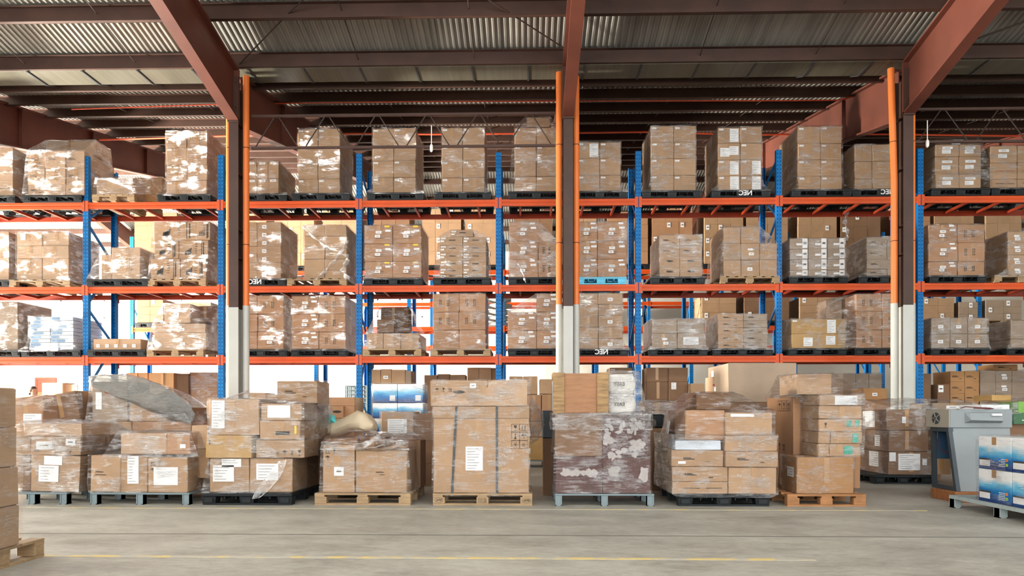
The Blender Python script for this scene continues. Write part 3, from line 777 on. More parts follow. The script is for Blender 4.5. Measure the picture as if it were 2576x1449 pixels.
def film_hull(points, label, mat='film', ml=.16, amp=.014, drop_bottom=True):
    bm = bmesh.new()
    for p in points: bm.verts.new(p)
    bm.verts.ensure_lookup_table()
    r = bmesh.ops.convex_hull(bm, input=bm.verts)
    junk = [g for g in r['geom_interior'] + r['geom_unused'] if isinstance(g, bmesh.types.BMVert)]
    bmesh.ops.delete(bm, geom=list(set(junk)), context='VERTS')
    bm.normal_update()
    if drop_bottom:
        bmesh.ops.delete(bm, geom=[f for f in bm.faces if f.normal.z < -.9], context='FACES')
    refine(bm, ml)
    return film_obj(bm, label, mat, amp=amp)
def corners(b, g=.014, top=True, bottom=True):
    x0, x1, y0, y1, z0, z1 = b; P = []
    for x in (x0 - g, x1 + g):
        for y in (y0 - g, y1 + g):
            if top: P.append((x, y, z1 + g))
            if bottom: P.append((x, y, z0))
    return P
def film_loft(b, rim, zrim, label, mat='film', flare=.22, top=True):
    """film pulled tight round a block and spread to the pallet edge at its foot"""
    x0, x1, y0, y1, z0, z1 = b; g = .014
    rx0, rx1, ry0, ry1 = rim
    def loop(xa, xb, ya, yb, z):
        nx, ny = max(4, int((xb - xa) / .12)), max(4, int((yb - ya) / .16)); return None
    nx, ny = max(4, int((x1 - x0) / .11)), max(4, int((y1 - y0) / .2))
    def ring(xa, xb, ya, yb, z, zj=0):
        P = [(xa + (xb - xa) * k / nx, ya, z) for k in range(nx)] + [(xb, ya + (yb - ya) * k / ny, z) for k in range(ny)]
        P += [(xb - (xb - xa) * k / nx, yb, z) for k in range(nx)] + [(xa, yb - (yb - ya) * k / ny, z) for k in range(ny)]
        return P
    L = [ring(rx0 - .008, rx1 + .008, ry0 - .008, ry1 + .008, zrim - .035), ring(rx0 - .008, rx1 + .008, ry0 - .008, ry1 + .008, zrim + .006)]
    for f, zz in ((.45, .25), (.16, .55), (.0, 1.0)):
        L.append(ring(*[a * (1 - f) + q * f for a, q in zip((x0 - g, x1 + g, y0 - g, y1 + g), (rx0, rx1, ry0, ry1))], zrim + flare * zz))
    zz = zrim + flare; n = max(1, int((z1 - zz) / .12))
    for k in range(1, n + 1): L.append(ring(x0 - g, x1 + g, y0 - g, y1 + g, zz + (z1 + g - zz) * k / n))
    if top: L.append(ring(x0 + .12, x1 - .12, y0 + .12, y1 - .12, z1 + g + .004))
    m = MB(); m.loft(L, False, top)
    bm = bmesh.new(); vs = [bm.verts.new(v) for v in m.v]
    for f in m.f: bm.faces.new([vs[i] for i in f])
    return film_obj(bm, label, mat, amp=.008, freq=3.5)

# ------------------------------------------------------------------ loads on the front rack
def fix(s): return ' '.join(s.split())
def load(phrase, shelf, xs, ys, mat='k', st='', pal='black', p=None, Y=13.72, dep=1.0, pdep=1.08, skip=(), xsr=None, film='film', text=None, extras=(), along='x', sts=None, ends=True, redp=False, w=1.0, desc='', deep=2, base=None, mats=None):
    zs = (ZS[shelf] if base is None else base); ph = .145
    hull_pts = []
    boxes = []
    if pal:
        px0, px1 = xat(p[0], Y - .04), xat(p[1], Y - .04)
        tx = (text[0], xat(text[1], Y - .04)) + tuple(text[2:]) if text else None
        pallet(pal, px0, px1, Y - .045, pdep, zs, fix({'black': 'black plastic', 'wood': 'pale wooden', 'cyan': 'light blue plastic', 'wooddark': 'orange-brown wooden', 'grey': 'grey plastic'}[pal] + ' pallet under the ' + phrase), along=along, text=tx)
    zb = zs + ph if pal else zs
    nr = len(ys) - 1
    for r in range(nr):
        X = (xsr or {}).get(r, xs); nc = len(X) - 1
        z1 = zat(X[0], ys[r], Y); z0 = zb if r == nr - 1 else zat(X[0], ys[r + 1], Y)
        for c in range(nc):
            if (r, c) in skip: continue
            dj = random.uniform(-.012, .012)
            b = (xat(X[c], Y) + .005, xat(X[c + 1], Y) - .005, Y + dj, Y + dep / deep - .004, z0 + .001, z1 - .004)
            s = (sts or {}).get((r, c), st)
            mt = (mats or {}).get((r, c), mat)
            lab = fix('%s carton, %s %s of the %s' % (desc or 'brown', rowword(r, nr), colword(c, nc), phrase))
            carton(*b, mat=mt, st=s, label=lab, redp=redp, w=w); boxes.append(b)
            for k in range(1, deep):
                STUFF.append((b[0], b[1], Y + dep * k / deep + .004, Y + dep * (k + 1) / deep, b[4], b[5], mt))
    for (x0, x1, y0, y1, dy, d, mt, s, lab) in extras:
        YY = Y + dy; b = (xat(x0, YY), xat(x1, YY), YY, YY + d, zat(x0, y1, YY) if y1 else zb + .001, zat(x0, y0, YY))
        carton(*b, mat=mt, st=s, label=fix(lab + ' of the ' + phrase)); boxes.append(b)
    bb = (min(b[0] for b in boxes), max(b[1] for b in boxes), Y - .006, Y + dep, zb, max(b[5] for b in boxes))
    if film:
        lab = fix('clear film around the ' + phrase)
        if skip or extras or xsr:
            P = []
            for b in boxes: P += corners((b[0], b[1], b[2] - .006, max(b[3], Y + dep) if b[3] < Y + dep - .3 and not extras else b[3], b[4], b[5]))
            if extras or skip: P += corners((bb[0], bb[1], Y - .006, Y + dep, zb, min(b[5] for b in boxes)))
            if pal: P += [(x, y, zb) for x in (px0, px1) for y in (Y - .05, Y - .045 + pdep)]
            film_hull(P, lab, film)
        else:
            rim = (min(px0, bb[0] - .015), max(px1, bb[1] + .015), Y - .045, Y - .045 + max(pdep, dep + .06)) if pal else bb[:4]
            film_loft(bb, rim, zb, lab, film)
    return bb
T = 'top-shelf '; M_ = 'middle-shelf '; B = 'bottom-shelf '
# ---- top shelf, left to right
load(T + 'red-marked load cut by the left edge', 3, [-62, -15, 33], [372, 412, 455, 506], 'p', 'flap', p=(-80, 38), redp=True)
load(T + 'bulging load left of the first upright', 3, [70, 114, 166, 213], [380, 423, 465, 496], 'p', 'mark', p=(55, 206), extras=[(117, 240, 355, 392, .35, .5, 'p', '', 'wide carton lying on top')], film='film_thick', sts={(1, 1): 'st', (2, 1): 'st'})
load(T + 'low slumped load right of the first upright', 3, [242, 334], [448, 498], 'p', '', pal='wood', p=(232, 338), along='y', extras=[(330, 408, 447, None, .45, .5, 'o', 'mark', 'taller rear carton')], film='film_thick', desc='wide')
load(T + 'tall load left of the left column', 3, [418, 470, 521], [330, 371, 415, 455, 494], 'p', 'st', p=(395, 530))
load(T + 'low load right of the left column', 3, [594, 620, 646, 674, 701], [406, 450, 487], 'k', 'st3', p=(590, 722))
load(T + 'tall load second right of the left column', 3, [749, 800, 855], [324, 368, 410, 450, 487], 'k', 'st', p=(733, 880))
load(T + 'tall load right of the third upright', 3, [937, 990, 1046], [323, 366, 404, 447, 484], 'k', 'st', p=(922, 1066))
load(T + 'tall load left of the fourth upright', 3, [1111, 1164, 1219], [322, 366, 404, 447, 484], 'k', 'st', p=(1092, 1236))
load(T + 'box-topped load left of the middle column', 3, [1294, 1349, 1403], [321, 366, 402, 444, 485], 'k', 'st', p=(1278, 1421), extras=[(1326, 1382, 296, 320, .1, .45, 'k', '', 'small carton crowning the top')])
load(T + 'three-layer load right of the middle column', 3, [1453, 1508.6, 1562], [358, 399, 441, 484], 'k', 'st', p=(1438, 1580), sts={(0, 0): 'a4r'})
load(T + 'tall load right of the fifth upright', 3, [1637, 1695, 1751], [317, 358, 399, 441, 484], 'k', 'st', p=(1615, 1767))
load(T + 'white-papered load left of the sixth upright', 3, [1806, 1862, 1917], [320, 361, 402, 443, 484], 'k', 'st', p=(1790, 1939), text=('NEC', 1875), sts={(0, 0): 'a4r', (1, 0): 'a4s', (2, 0): 'a4r', (3, 0): 'a4r', (2, 1): 'a4r', (3, 1): 'a4r'})
load(T + 'tall load right of the sixth upright', 3, [2007, 2064, 2118], [318, 361, 402, 444, 484], 'k', 'st', p=(1992, 2144))
load(T + 'taped load left of the right column', 3, [2150, 2194, 2241, 2287], [364, 406, 450, 485], 'k', '', p=(2144, 2292), text=('NEC', 2232))
load(T + 'label-covered load right of the right column', 3, [2353, 2413, 2468], [364, 394, 439, 480], 'k', 'w2', p=(2344, 2492), extras=[(2353, 2467, 352, 364, .3, .55, 'd', 'w2', 'flat carton lying on top')])
load(T + 'red-printed load at the right edge', 3, [2490, 2558, 2625], [368, 410, 451, 487], 'k', 'flap', p=(2494, 2640), redp=True, sts={(0, 0): 'w2', (0, 1): 'w2'})
# ---- middle shelf
load(M_ + 'plain load cut by the left edge', 2, [-70, -22, 23], [584, 649, 706], 'p', '', p=(-85, 25))
load(M_ + 'pinkish load left of the first upright', 2, [42, 106, 173], [584, 618, 651, 703], 'p', '', pal='wood', p=(23, 176), along='y', sts={(0, 0): 'ptl'})
load(M_ + 'large-box load right of the first upright', 2, [281, 353], [623, 704], 'p', '', p=(216, 378), extras=[(255, 280, 641, None, .03, .5, 'p', '', 'narrow carton at the left')], film='film_thick', desc='big', sts={(0, 0): 'mark'})
load(M_ + 'black-printed load left of the left column', 2, [387, 454, 519], [558, 604, 651, 703], 'k', 'dark', pal='wood', p=(372, 518), along='y', xsr={0: [387, 494, 529], 1: [388, 449, 523], 2: [380, 454, 518]})
load(M_ + 'seven-layer load right of the left column', 2, [594, 647, 707], [559, 580, 600, 620, 641, 661, 681, 702], 'k', 'low', p=(590, 720), text=('NEC', 642))
load(M_ + 'loose-wrapped load by the third upright', 2, [765, 817, 872], [566, 594, 624, 652, 680, 696], 'k', '', pal='wood', p=(722, 872), along='y', film='film_light')
load(M_ + 'six-box load with yellow stickers', 2, [917, 988, 1060], [567, 613, 658, 704], 'r', 'hpy', p=(915, 1063))
load(M_ + 'small-box load left of the fourth upright', 2, [1106, 1164, 1223], [596, 617, 636, 656, 675, 691, 704], 'k', 'up', p=(1088, 1234), extras=[(1133, 1190, 579, 596, .02, .4, 'k', 'up', 'single carton on top')])
load(M_ + 'reddish load left of the middle column', 2, [1281, 1354, 1402], [559, 607, 653, 701], 'r', 'hp', p=(1278, 1411), skip=[(0, 1)], film='film_thick', sts={(1, 1): 'bk', (2, 1): 'bk'})
load(M_ + 'reddish load on the light blue pallet', 2, [1450, 1503, 1577], [559, 606, 652, 698], 'r', 'hp', pal='cyan', p=(1448, 1577))
load(M_ + 'four-layer load right of the fifth upright', 2, [1659, 1710, 1766], [591, 618, 645, 672, 697], 'k', 'mark', p=(1637, 1775), film='film_thick', sts={(r, c): 'hole' for r in (2, 3) for c in (0, 1)})
load(M_ + 'stepped load left of the sixth upright', 2, [1820, 1864, 1911, 1955], [571, 612, 654, 696], 'k', '', pal='wood', p=(1812, 1962), along='y', skip=[(0, 2)], sts={(1, 1): 'two', (2, 1): 'one'})
load(M_ + 'tall-labelled load right of the sixth upright', 2, [1987, 2033, 2081, 2126], [600, 627, 653, 680, 703], 'd', 'tall', p=(1985, 2134), film='film_thick', mats={(r, c): 'g' for r in range(4) for c in range(3)})
load(M_ + 'grey-wrapped load left of the right column', 2, [2181, 2232, 2285], [596, 621, 653, 677, 704], 'g', 'mark', p=(2160, 2292), film='film_thick')
load(M_ + 'six-box load right of the right column', 2, [2336, 2409, 2477], [565, 611, 658, 703], 'r', 'hp', p=(2339, 2482), sts={(r, 1): 'bk' for r in range(3)})
load(M_ + 'small-label load at the right edge', 2, [2535, 2580, 2630], [583, 611, 641, 670, 699], 'k', 'two', pal='wood', p=(2502, 2640), along='y', film='film_thick')
# ---- bottom shelf
load(B + 'two-box load cut by the left edge', 1, [-70, 45], [759, 821, 883], 'd', '', p=(-90, 50), mats={(0, 0): 'g', (1, 0): 'g'})
load(B + 'flat long carton right of the first upright', 1, [234, 354], [852, 881], 'p', 'low', p=(218, 367), film=None, desc='shallow', dep=.9,
     sts={(0, 0): 'row5'})
load(B + 'stepped load left of the left column', 1, [386, 518], [814, 837, 880], 'p', 'two', pal='wood', p=(369, 512), film='film_thick', extras=[(413, 478, 764, 813, .02, .5, 'p', 'one', 'square carton on top'), (480, 548, 770, 812, .45, .45, 'd', '', 'dark carton at the right rear')], desc='wide')
load(B + 'tall load right of the left column', 1, [594, 648, 714], [745, 790, 835, 882], 'r', 'bk', p=(590, 723), sts={(2, 1): 'hp'})
load(B + 'six-box load left of the third upright', 1, [734, 802, 869], [745, 790, 835, 882], 'r', 'hp', p=(731, 873), sts={(r, 1): 'bk' for r in range(3)})
load(B + 'low load right of the third upright', 1, [922, 964, 1008, 1054], [838, 878], 'k', '', pal='wood', p=(912, 1060), film='film_thick', extras=[(949, 991, 804, 836, .15, .4, 'd', '', 'small dark carton on top'), (958, 1028, 774, 836, .58, .4, 'd', '', 'grey-brown carton at the rear')])
load(B + 'three-layer load left of the fourth upright', 1, [1089, 1155, 1222], [739, 785, 830, 877], 'r', 'bk', pal='wood', p=(1083, 1234), sts={(2, 0): 'noline', (2, 1): 'noline'})
load(B + 'reddish load left of the middle column', 1, [1277, 1350, 1402], [739, 785, 832, 880], 'r', 'hp', p=(1277, 1412), skip=[(0, 0)], film='film_thick')
load(B + 'five-layer load right of the middle column', 1, [1452, 1505, 1567], [738, 766, 794, 823, 852, 880], 'k', '', p=(1440, 1582), text=('NEC', 1513), sts={(0, 1): 'one', (4, 1): 'one', (2, 1): 'one'}, film='film_thick')
load(B + 'cloudy wrapped load right of the fifth upright', 1, [1640, 1704, 1772], [802, 838, 878], 'g', '', p=(1632, 1781), film='film_thick', sts={(1, 0): 'two', (1, 1): 'big'})
load(B + 'six-layer load left of the sixth upright', 1, [1806, 1870, 1930], [790, 807, 824, 841, 861, 880], 'k', 'mark', p=(1792, 1945), film='film_thick', mats={(r, 1): 'g' for r in range(5)})
load(B + 'long-carton pair right of the sixth upright', 1, [1991, 2128], [802, 840, 880], 'y', '', p=(1983, 2131), film='film', sts={(0, 0): 'a4r', (1, 0): 'a4s'}, desc='long', dep=.55)
load(B + 'tall load left of the right column', 1, [2154, 2219, 2286], [739, 783, 830, 878], 'r', 'bk', p=(2150, 2292), film='film_thick', extras=[(2078, 2118, 755, 802, .55, .4, 'p', '', 'pale leaning rear carton')])
load(B + 'cloudy six-box load right of the right column', 1, [2343, 2390, 2435, 2485], [800, 840, 880], 'g', 'one', p=(2342, 2491), film='film_thick')
load(B + 'two-layer load at the right edge', 1, [2543, 2625], [806, 853, 881], 'g', 'one', p=(2532, 2640), film='film_thick')
def tail(pts, Y, w, label):
    m = MB(); L = []
    for k, (x, y) in enumerate(pts):
        p = at(x, y, Y); a = 1.3 * k; L.append([(p.x - w * math.cos(a), p.y - w * .5 * math.sin(a), p.z), (p.x, p.y - .02, p.z + .01), (p.x + w * math.cos(a), p.y + w * .5 * math.sin(a), p.z)])
    m.loft(L, False, False, 0, closed=False); tag(obj('film_tail', m, 'film_bunch', None, 60), label, 'plastic film')
tail([(2128 + 3 * math.sin(k), 516 + 9 * k) for k in range(11)], 14.6, .06, 'twisted strip of film hanging from the top shelf left of the right column')
tail([(1303 + 20 * (k / 6) ** .7, 664 + 8 * k) for k in range(7)], 13.66, .03, 'white twisted film strip on the reddish load left of the middle column')
tail([(764 + 95 * (k / 9), 572 + 62 * math.sin(k / 9 * 1.5)) for k in range(10)], 13.66, .05, 'rope of bunched film sagging right across the loose-wrapped load')
tail([(872 - 78 * (k / 9) ** 1.3, 606 + 100 * (k / 9)) for k in range(10)], 13.65, .055, 'rope of bunched film trailing down left over the loose-wrapped load')
tail([(868 + 6 * math.sin(k), 640 + 8 * k) for k in range(9)], 13.66, .07, 'bunched film hanging at the right corner of the loose-wrapped load')
# flat packs on the bottom shelf
Yf = 13.72; zb = ZS[1] + .145
pallet('black', xat(52, 13.68), xat(203, 13.68), 13.675, 1.08, ZS[1], 'black plastic pallet under the pile of blue and white flat packs')
nfl = 9; ztop = zat(74, 797, Yf); hh = (ztop - zb) / nfl
for r in range(nfl):
    for c, (a, b_) in enumerate(((75, 126), (127, 184))):
        m = MB(); x0, x1 = xat(a, Yf) + random.uniform(-.01, .01), xat(b_, Yf)
        w_ = x1 - x0
        t = thing('flat_pack', ((x0 + x1) / 2, Yf + random.uniform(-.01, .01), zb + r * hh), fix('%s flat pack, %s layer up in the %s pile beside the first upright' % ('white and blue', ordn[r], 'left' if c == 0 else 'right')), 'flat pack', 'flat packs on the bottom shelf')
        m.cbox(-w_ / 2, w_ / 2, 0, .95, .004, hh - .003, .004); obj('sleeve', m, 'flatwhite', t)
        m = MB(); u = random.uniform(-.1, .1); m.box(-w_ / 2 + .02, w_ * .1 + u, -.003, 0, .012, hh - .012); obj('printed_end', m, 'flatblue', t)
film_loft((xat(74, Yf), xat(184, Yf), Yf - .012, Yf + .97, zb, ztop), (xat(52, Yf), xat(203, Yf), Yf - .045, Yf + 1.04), zb, 'clear stretch film around the blue and white flat packs', 'film')
# ------------------------------------------------------------------ ground: front row of pallets
YG = 8.27
def gb(x0, x1, y0, y1, dy, d, mat, st, label, zb=None, Y=YG, **kw):
    YY = Y + dy
    b = (xat(x0, YY), xat(x1, YY), YY, YY + d, (zat(x0, y1, YY) if zb is None else zb) + .001, zat(x0, y0, YY))
    carton(*b, mat=mat, st=st, label=fix(label), **kw); return b
def P_of(*bs, g=.014):
    r = []
    for b in bs: r += corners(b, g)
    return r
ZP = .146
def px(p, Y=YG - .04): return xat(p, Y)
def rimpts(x0, x1, y0, y1, z): return [(x, y, z) for x in (x0, x1) for y in (y0, y1)]

# --- first pallet from the left
pallet('grey', px(-10), px(168), YG - .04, 1.1, 0, 'grey post pallet, leftmost of the front row, under slumped wrapped cartons')
q = [gb(78, 197, 1146, 1262, 0, .5, 'k', '', 'big brown carton with two white sheets at the bottom of the leftmost front pallet', ZP + .006, tilt=(0, .03, .04), stickers=[(.27, .47, .22, .11, 'paper', ''), (.22, .22, .24, .2, 'paper', 'lines')], prints=[rect(.06, .5, .05, .02), rect(.48, .5, .05, .03)]),
     gb(2, 77, 1146, 1262, .12, .5, 'd', '', 'darker carton at the bottom left of the leftmost front pallet', ZP),
     gb(78, 137, 1098, 1145, 0, .5, 'k', '', 'carton in the second layer of the leftmost front pallet, left half', None, stickers=[(.17, .12, .2, .1, 'paper', 'bar')]),
     gb(138, 202, 1098, 1145, .0, .5, 'k', '', 'carton in the second layer of the leftmost front pallet, right half', None, stickers=[(.2, .16, .12, .08, 'paper', 'bar')]),
     gb(22, 77, 1086, 1145, .1, .5, 'k', '', 'carton in the second layer of the leftmost front pallet, by the foreground stack', None),
     gb(60, 205, 1066, 1097, .05, .6, 'p', '', 'wide thin carton topping the leftmost front pallet', None)]
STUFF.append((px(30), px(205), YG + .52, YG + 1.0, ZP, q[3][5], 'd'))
film_hull(P_of(q[0], q[1], (q[0][0], q[0][1], YG, YG + 1.0, ZP, ZP + .4)) + P_of((q[4][0], q[3][1], YG, YG + 1.05, q[3][4], q[3][5] - .02)), 'cloudy film round the lower cartons of the leftmost front pallet', 'film_thick')
film_hull(P_of(q[5]) + P_of((q[4][0] - .05, q[3][1] + .04, YG - .03, YG + 1.1, q[3][4] + .05, q[3][5])) + [at(100, 1055, YG + .3), at(170, 1052, YG + .4), at(60, 1060, YG + .3)], 'slack film draped over the top of the leftmost front pallet', 'film_thick', amp=.03)
# --- second pallet
pallet('grey', px(226), px(476), YG - .04, 1.1, 0, 'grey post pallet, second from left in the front row')
q = [gb(228, 301, 1146, 1251, 0, .5, 'k', 'mark', 'left carton in the bottom row of the second front pallet', ZP + .004, tilt=(0, .02, .03)),
     gb(303, 371, 1146, 1251, .02, .5, 'k', '', 'middle carton with tall white sheet on the second front pallet', ZP, stickers=[(.16, .3, .14, .34, 'paper', 'lines')]),
     gb(373, 471, 1151, 1251, -.01, .5, 'k', 'cornericons', 'right carton with white sheet and black symbols on the second front pallet', ZP, stickers=[(.22, .2, .30, .22, 'paper', '')], tilt=None),
     gb(304, 419, 1090, 1143, .06, .7, 'p', '', 'upper left carton under slack film on the second front pallet', None),
     gb(420, 478, 1090, 1143, .06, .7, 'r', '', 'upper right carton under slack film on the second front pallet', None, stickers=[(.2, .1, .07, .05, 'paper', '')])]
STUFF += [(q[0][0], q[2][1], YG + .52, YG + 1.02, ZP, q[0][5], 'r')]
film_hull(P_of((q[0][0], q[2][1], YG - .02, YG + 1.03, ZP, q[0][5])) + rimpts(px(226), px(476), YG - .045, YG + 1.06, ZP), 'stretch film round the bottom row of the second front pallet', 'film')
film_hull(P_of(q[3], q[4]) + [at(250, 1150, YG), at(500, 1150, YG), at(240, 1150, YG + .9), at(520, 1152, YG + .9), at(380, 1082, YG + .3)], 'slack film tented over the top cartons of the second front pallet', 'film_thick', amp=.03)
# --- third pallet: black plastic, five layers
pallet('black', px(508), px(736), YG - .06, 1.2, 0, 'black plastic pallet, third from left in the front row', h=.15)
q = [gb(528, 626, 1153, 1250, 0, .55, 'k', '', 'bottom left carton with taped notes on the third front pallet', ZP + .005, stickers=[(.17, .23, .26, .2, 'paper', 'lines'), (.27, .37, .24, .1, 'paper', 'lines')]),
     gb(628, 735, 1153, 1250, 0, .55, 'k', '', 'bottom right carton with white sheet on the third front pallet', ZP + .005, stickers=[(.22, .25, .27, .2, 'paper', 'lines')]),
     gb(518, 633, 1095, 1152, -.02, .5, 'y', '', 'yellowish carton in the second layer of the third front pallet', None, prints=[rect(.05, .19, .02, .05)]),
     gb(644, 765, 1107, 1152, 0, .55, 'k', 'icons', 'second-layer carton printed with black shipping symbols, third front pallet', None),
     gb(654, 754, 1059, 1106, 0, .6, 'k', '', 'third-layer carton with small yellow mark, third front pallet', None, stickers=[(.44, .12, .025, .1, 'yellowlabel', ''), (.28, .08, .17, .045, 'ink', '')]),
     gb(657, 759, 1016, 1058, 0, .6, 'k', '', 'fourth-layer carton with large white sheet, third front pallet', None, stickers=[(.22, .11, .28, .15, 'paper', '')]),
     gb(527, 651, 1004, 1094, .0, .6, 'p', '', 'tall pale carton with hanging paper, upper left of the third front pallet', None, stickers=[(.11, .25, .16, .34, 'paper', 'lines')]),
     gb(697, 797, 959, 1015, .45, .55, 'k', 'mark', 'carton standing alone at the very top of the third front pallet', None),
     gb(482, 524, 1070, 1130, .25, .5, 'p', '', 'crushed carton bulging out left of the third front pallet', None)]
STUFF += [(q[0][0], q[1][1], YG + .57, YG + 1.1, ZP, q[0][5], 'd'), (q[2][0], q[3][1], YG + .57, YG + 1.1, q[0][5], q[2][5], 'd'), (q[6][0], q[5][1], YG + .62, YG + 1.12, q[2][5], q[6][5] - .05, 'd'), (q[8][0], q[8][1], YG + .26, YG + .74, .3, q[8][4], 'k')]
film_hull(P_of((q[0][0], q[1][1], YG - .01, YG + 1.1, ZP, q[0][5] - .02)) + rimpts(px(508), px(736), YG - .07, YG + 1.15, ZP), 'stretch film round the foot of the third front pallet', 'film')
film_hull(P_of(q[6]) + P_of((q[6][0], q[5][1] + .03, YG - .03, YG + 1.12, q[3][4], q[5][5])), 'cloudy stretch film round the middle layers of the third front pallet', 'film_thick', amp=.02)
film_hull(P_of(q[7], g=.02) + [at(560, 1008, YG + .1), at(800, 1022, YG + .05), at(540, 1012, YG + .9), at(806, 1035, YG + 1.0)], 'sheer film tented from the topmost carton, third front pallet', 'film', amp=.015)
m = MB()
loops = []
for k in range(9):
    f = k / 8; zc = zat(680, 1160 + 95 * f, YG - .05); xx = px(712 - 66 * f ** 1.2); ww = .05 + .05 * math.sin(f * 3)
    loops.append([(xx - ww, YG - .05 - .012 * math.sin(f * 9), zc), (xx - ww * .3, YG - .075, zc), (xx + ww * .4, YG - .055, zc + .01), (xx + ww, YG - .07, zc + .02)])
m.loft(loops, False, False, 0, closed=False)
tag(obj('film_tail', m, 'film_bunch', None, 60), 'loose tail of film hanging down the front of the third front pallet', 'plastic film')
# --- fourth pallet: wood
pallet('wood', px(790), px(1032), YG - .02, 1.1, 0, 'wooden pallet, fourth from left in the front row')
q = [gb(812, 892, 1120, 1250, .03, .5, 'k', 'cornericons', 'left carton with black symbols on the fourth front pallet', ZP, stickers=[(.2, .26, .12, .11, 'paper', 'bar')]),
     gb(894, 1024, 1133, 1250, .01, .5, 'k', '', 'wide torn carton at the front right of the fourth front pallet', ZP + .002, tilt=(0, .006, -.03), prints=[rect(.3, .25, .1, .012), rect(.33, .22, .06, .01)]),
     gb(820, 900, 1104, 1250, .56, .45, 'r', '', 'carton at the rear left of the fourth front pallet', ZP),
     gb(905, 968, 1098, 1250, .56, .45, 'd', '', 'brown carton at the rear middle of the fourth front pallet', ZP),
     gb(972, 1058, 1108, 1250, .56, .45, 'd', '', 'brown carton at the rear right of the fourth front pallet', ZP)]
# torn flap of the wide carton
m = MB(); w = .60
zf = q[1][5]
m.loft([[(q[1][0] + a, YG + .0 + b, zf + c) for a, b, c in ((0, 0, .0), (.12, -.02, .02), (.26, -.02, -.01), (.40, -.02, .01), (.52, 0, .04), (.62, .01, .02))],
        [(q[1][0] + a, YG + .10 + b, zf + c) for a, b, c in ((0, 0, .03), (.12, .02, .05), (.26, .03, .02), (.40, .02, .04), (.52, 0, .07), (.62, .01, .04))]], False, False, 0, closed=False)
tag(obj('torn_flap', m, 'k', None, 50), 'bent torn cardboard flap on top of the wide carton, fourth front pallet', 'cardboard')
film_hull(P_of((q[0][0], q[1][1], YG, YG + 1.02, ZP, zat(900, 1132, YG))) + rimpts(px(800), px(1036), YG - .01, YG + 1.05, ZP), 'stretch film round the lower half of the fourth front pallet', 'film')
film_hull(P_of((q[0][0] - .01, q[1][1] + .02, YG - .02, YG + 1.04, zat(900, 1132, YG), zat(900, 1112, YG))) + [at(830, 1092, YG + .3), at(1010, 1088, YG + .4), at(930, 1082, YG + .5), at(1040, 1095, YG + .5)], 'crumpled bunched film across the top of the fourth front pallet', 'film_thick', amp=.045, ml=.09)
tail([(812 + 22 * k, 1122 - 9 * math.sin(k * .9) - .5 * k) for k in range(11)], YG - .03, .05, 'band of crumpled film across the front of the fourth front pallet')
tail([(905 + 8 * k, 1132 - 6 * k + 5 * math.sin(k * 1.7)) for k in range(9)], YG - .035, .07, 'thick twist of crumpled film atop the wide torn carton')
tail([(1035 - 12 * k, 1088 + 3.5 * k) for k in range(8)], YG - .02, .045, 'twist of film running down left from the top right of the fourth front pallet')
# --- fifth pallet: stamped wood with the big strapped box
pallet('wood', px(1088), px(1339), YG - .01, .85, 0, 'stamped wooden pallet under the big strapped carton', eur=True)
Y5 = YG + .02
big = gb(1090, 1331, 1052, 1250, .02, .78, 'k', '', 'big strapped carton with one white sheet, fifth front pallet', ZP, stickers=[(.50, .42, .21, .29, 'paper', 'lines')],
         prints=sum([glyph(g, 1.0 + (k % 2) * .10, .79 - (k // 2) * .10, .075) + glyph('frame', 1.0 + (k % 2) * .10, .79 - (k // 2) * .10, .098) for k, g in enumerate(('glass', 'arrows', 'therm', 'umbrella', 'snow', 'snow'))], []))
lid = gb(1089, 1332, 1023, 1053, .01, .8, 'k', '', 'separate lid tray closing the big strapped carton', None)
q = [gb(1083, 1226, 957, 1022, .03, .75, 'k', 'hole', 'flattened carton with hand holes, left on the strapped carton', None, stickers=[(.52, .25, .075, .055, 'paper', 'bar')], prints=glyph('umbrella', .08, .2, .05) + glyph('glass', .16, .2, .05) + glyph('arrows', .24, .2, .05)),
     gb(1228, 1326, 957, 1022, .04, .75, 'k', 'hole', 'overlapping carton with hand holes, right on the strapped carton', None, stickers=[(.05, .06, .075, .055, 'paper', 'bar')], prints=glyph('arrows', .3, .12, .05))]
m = MB(); xa, xb = q[0][0], q[1][1]; zt, z0_ = q[0][5], q[0][4]
m.loft([[(xa + .55, YG + .028, z0_ + .004), (xa + .75, YG + .028, zt), (xb, YG + .028, zt), (xb, YG + .028, z0_ + .004)], [(xa + .55, YG + .016, z0_ + .004), (xa + .75, YG + .016, zt), (xb, YG + .016, zt), (xb, YG + .016, z0_ + .004)]], True, True)
m.loft([[(xa + .02, YG + .028, z0_ + .004), (xa + .10, YG + .028, z0_ + .10), (xa + .42, YG + .028, z0_ + .09), (xa + .53, YG + .028, z0_ + .004)], [(xa + .02, YG + .018, z0_ + .004), (xa + .10, YG + .018, z0_ + .10), (xa + .42, YG + .018, z0_ + .09), (xa + .53, YG + .018, z0_ + .004)]], True, True)
tag(obj('folded_flap', m, 'p'), 'slanting folded flap on the front of the cartons above the strapped box', 'cardboard')
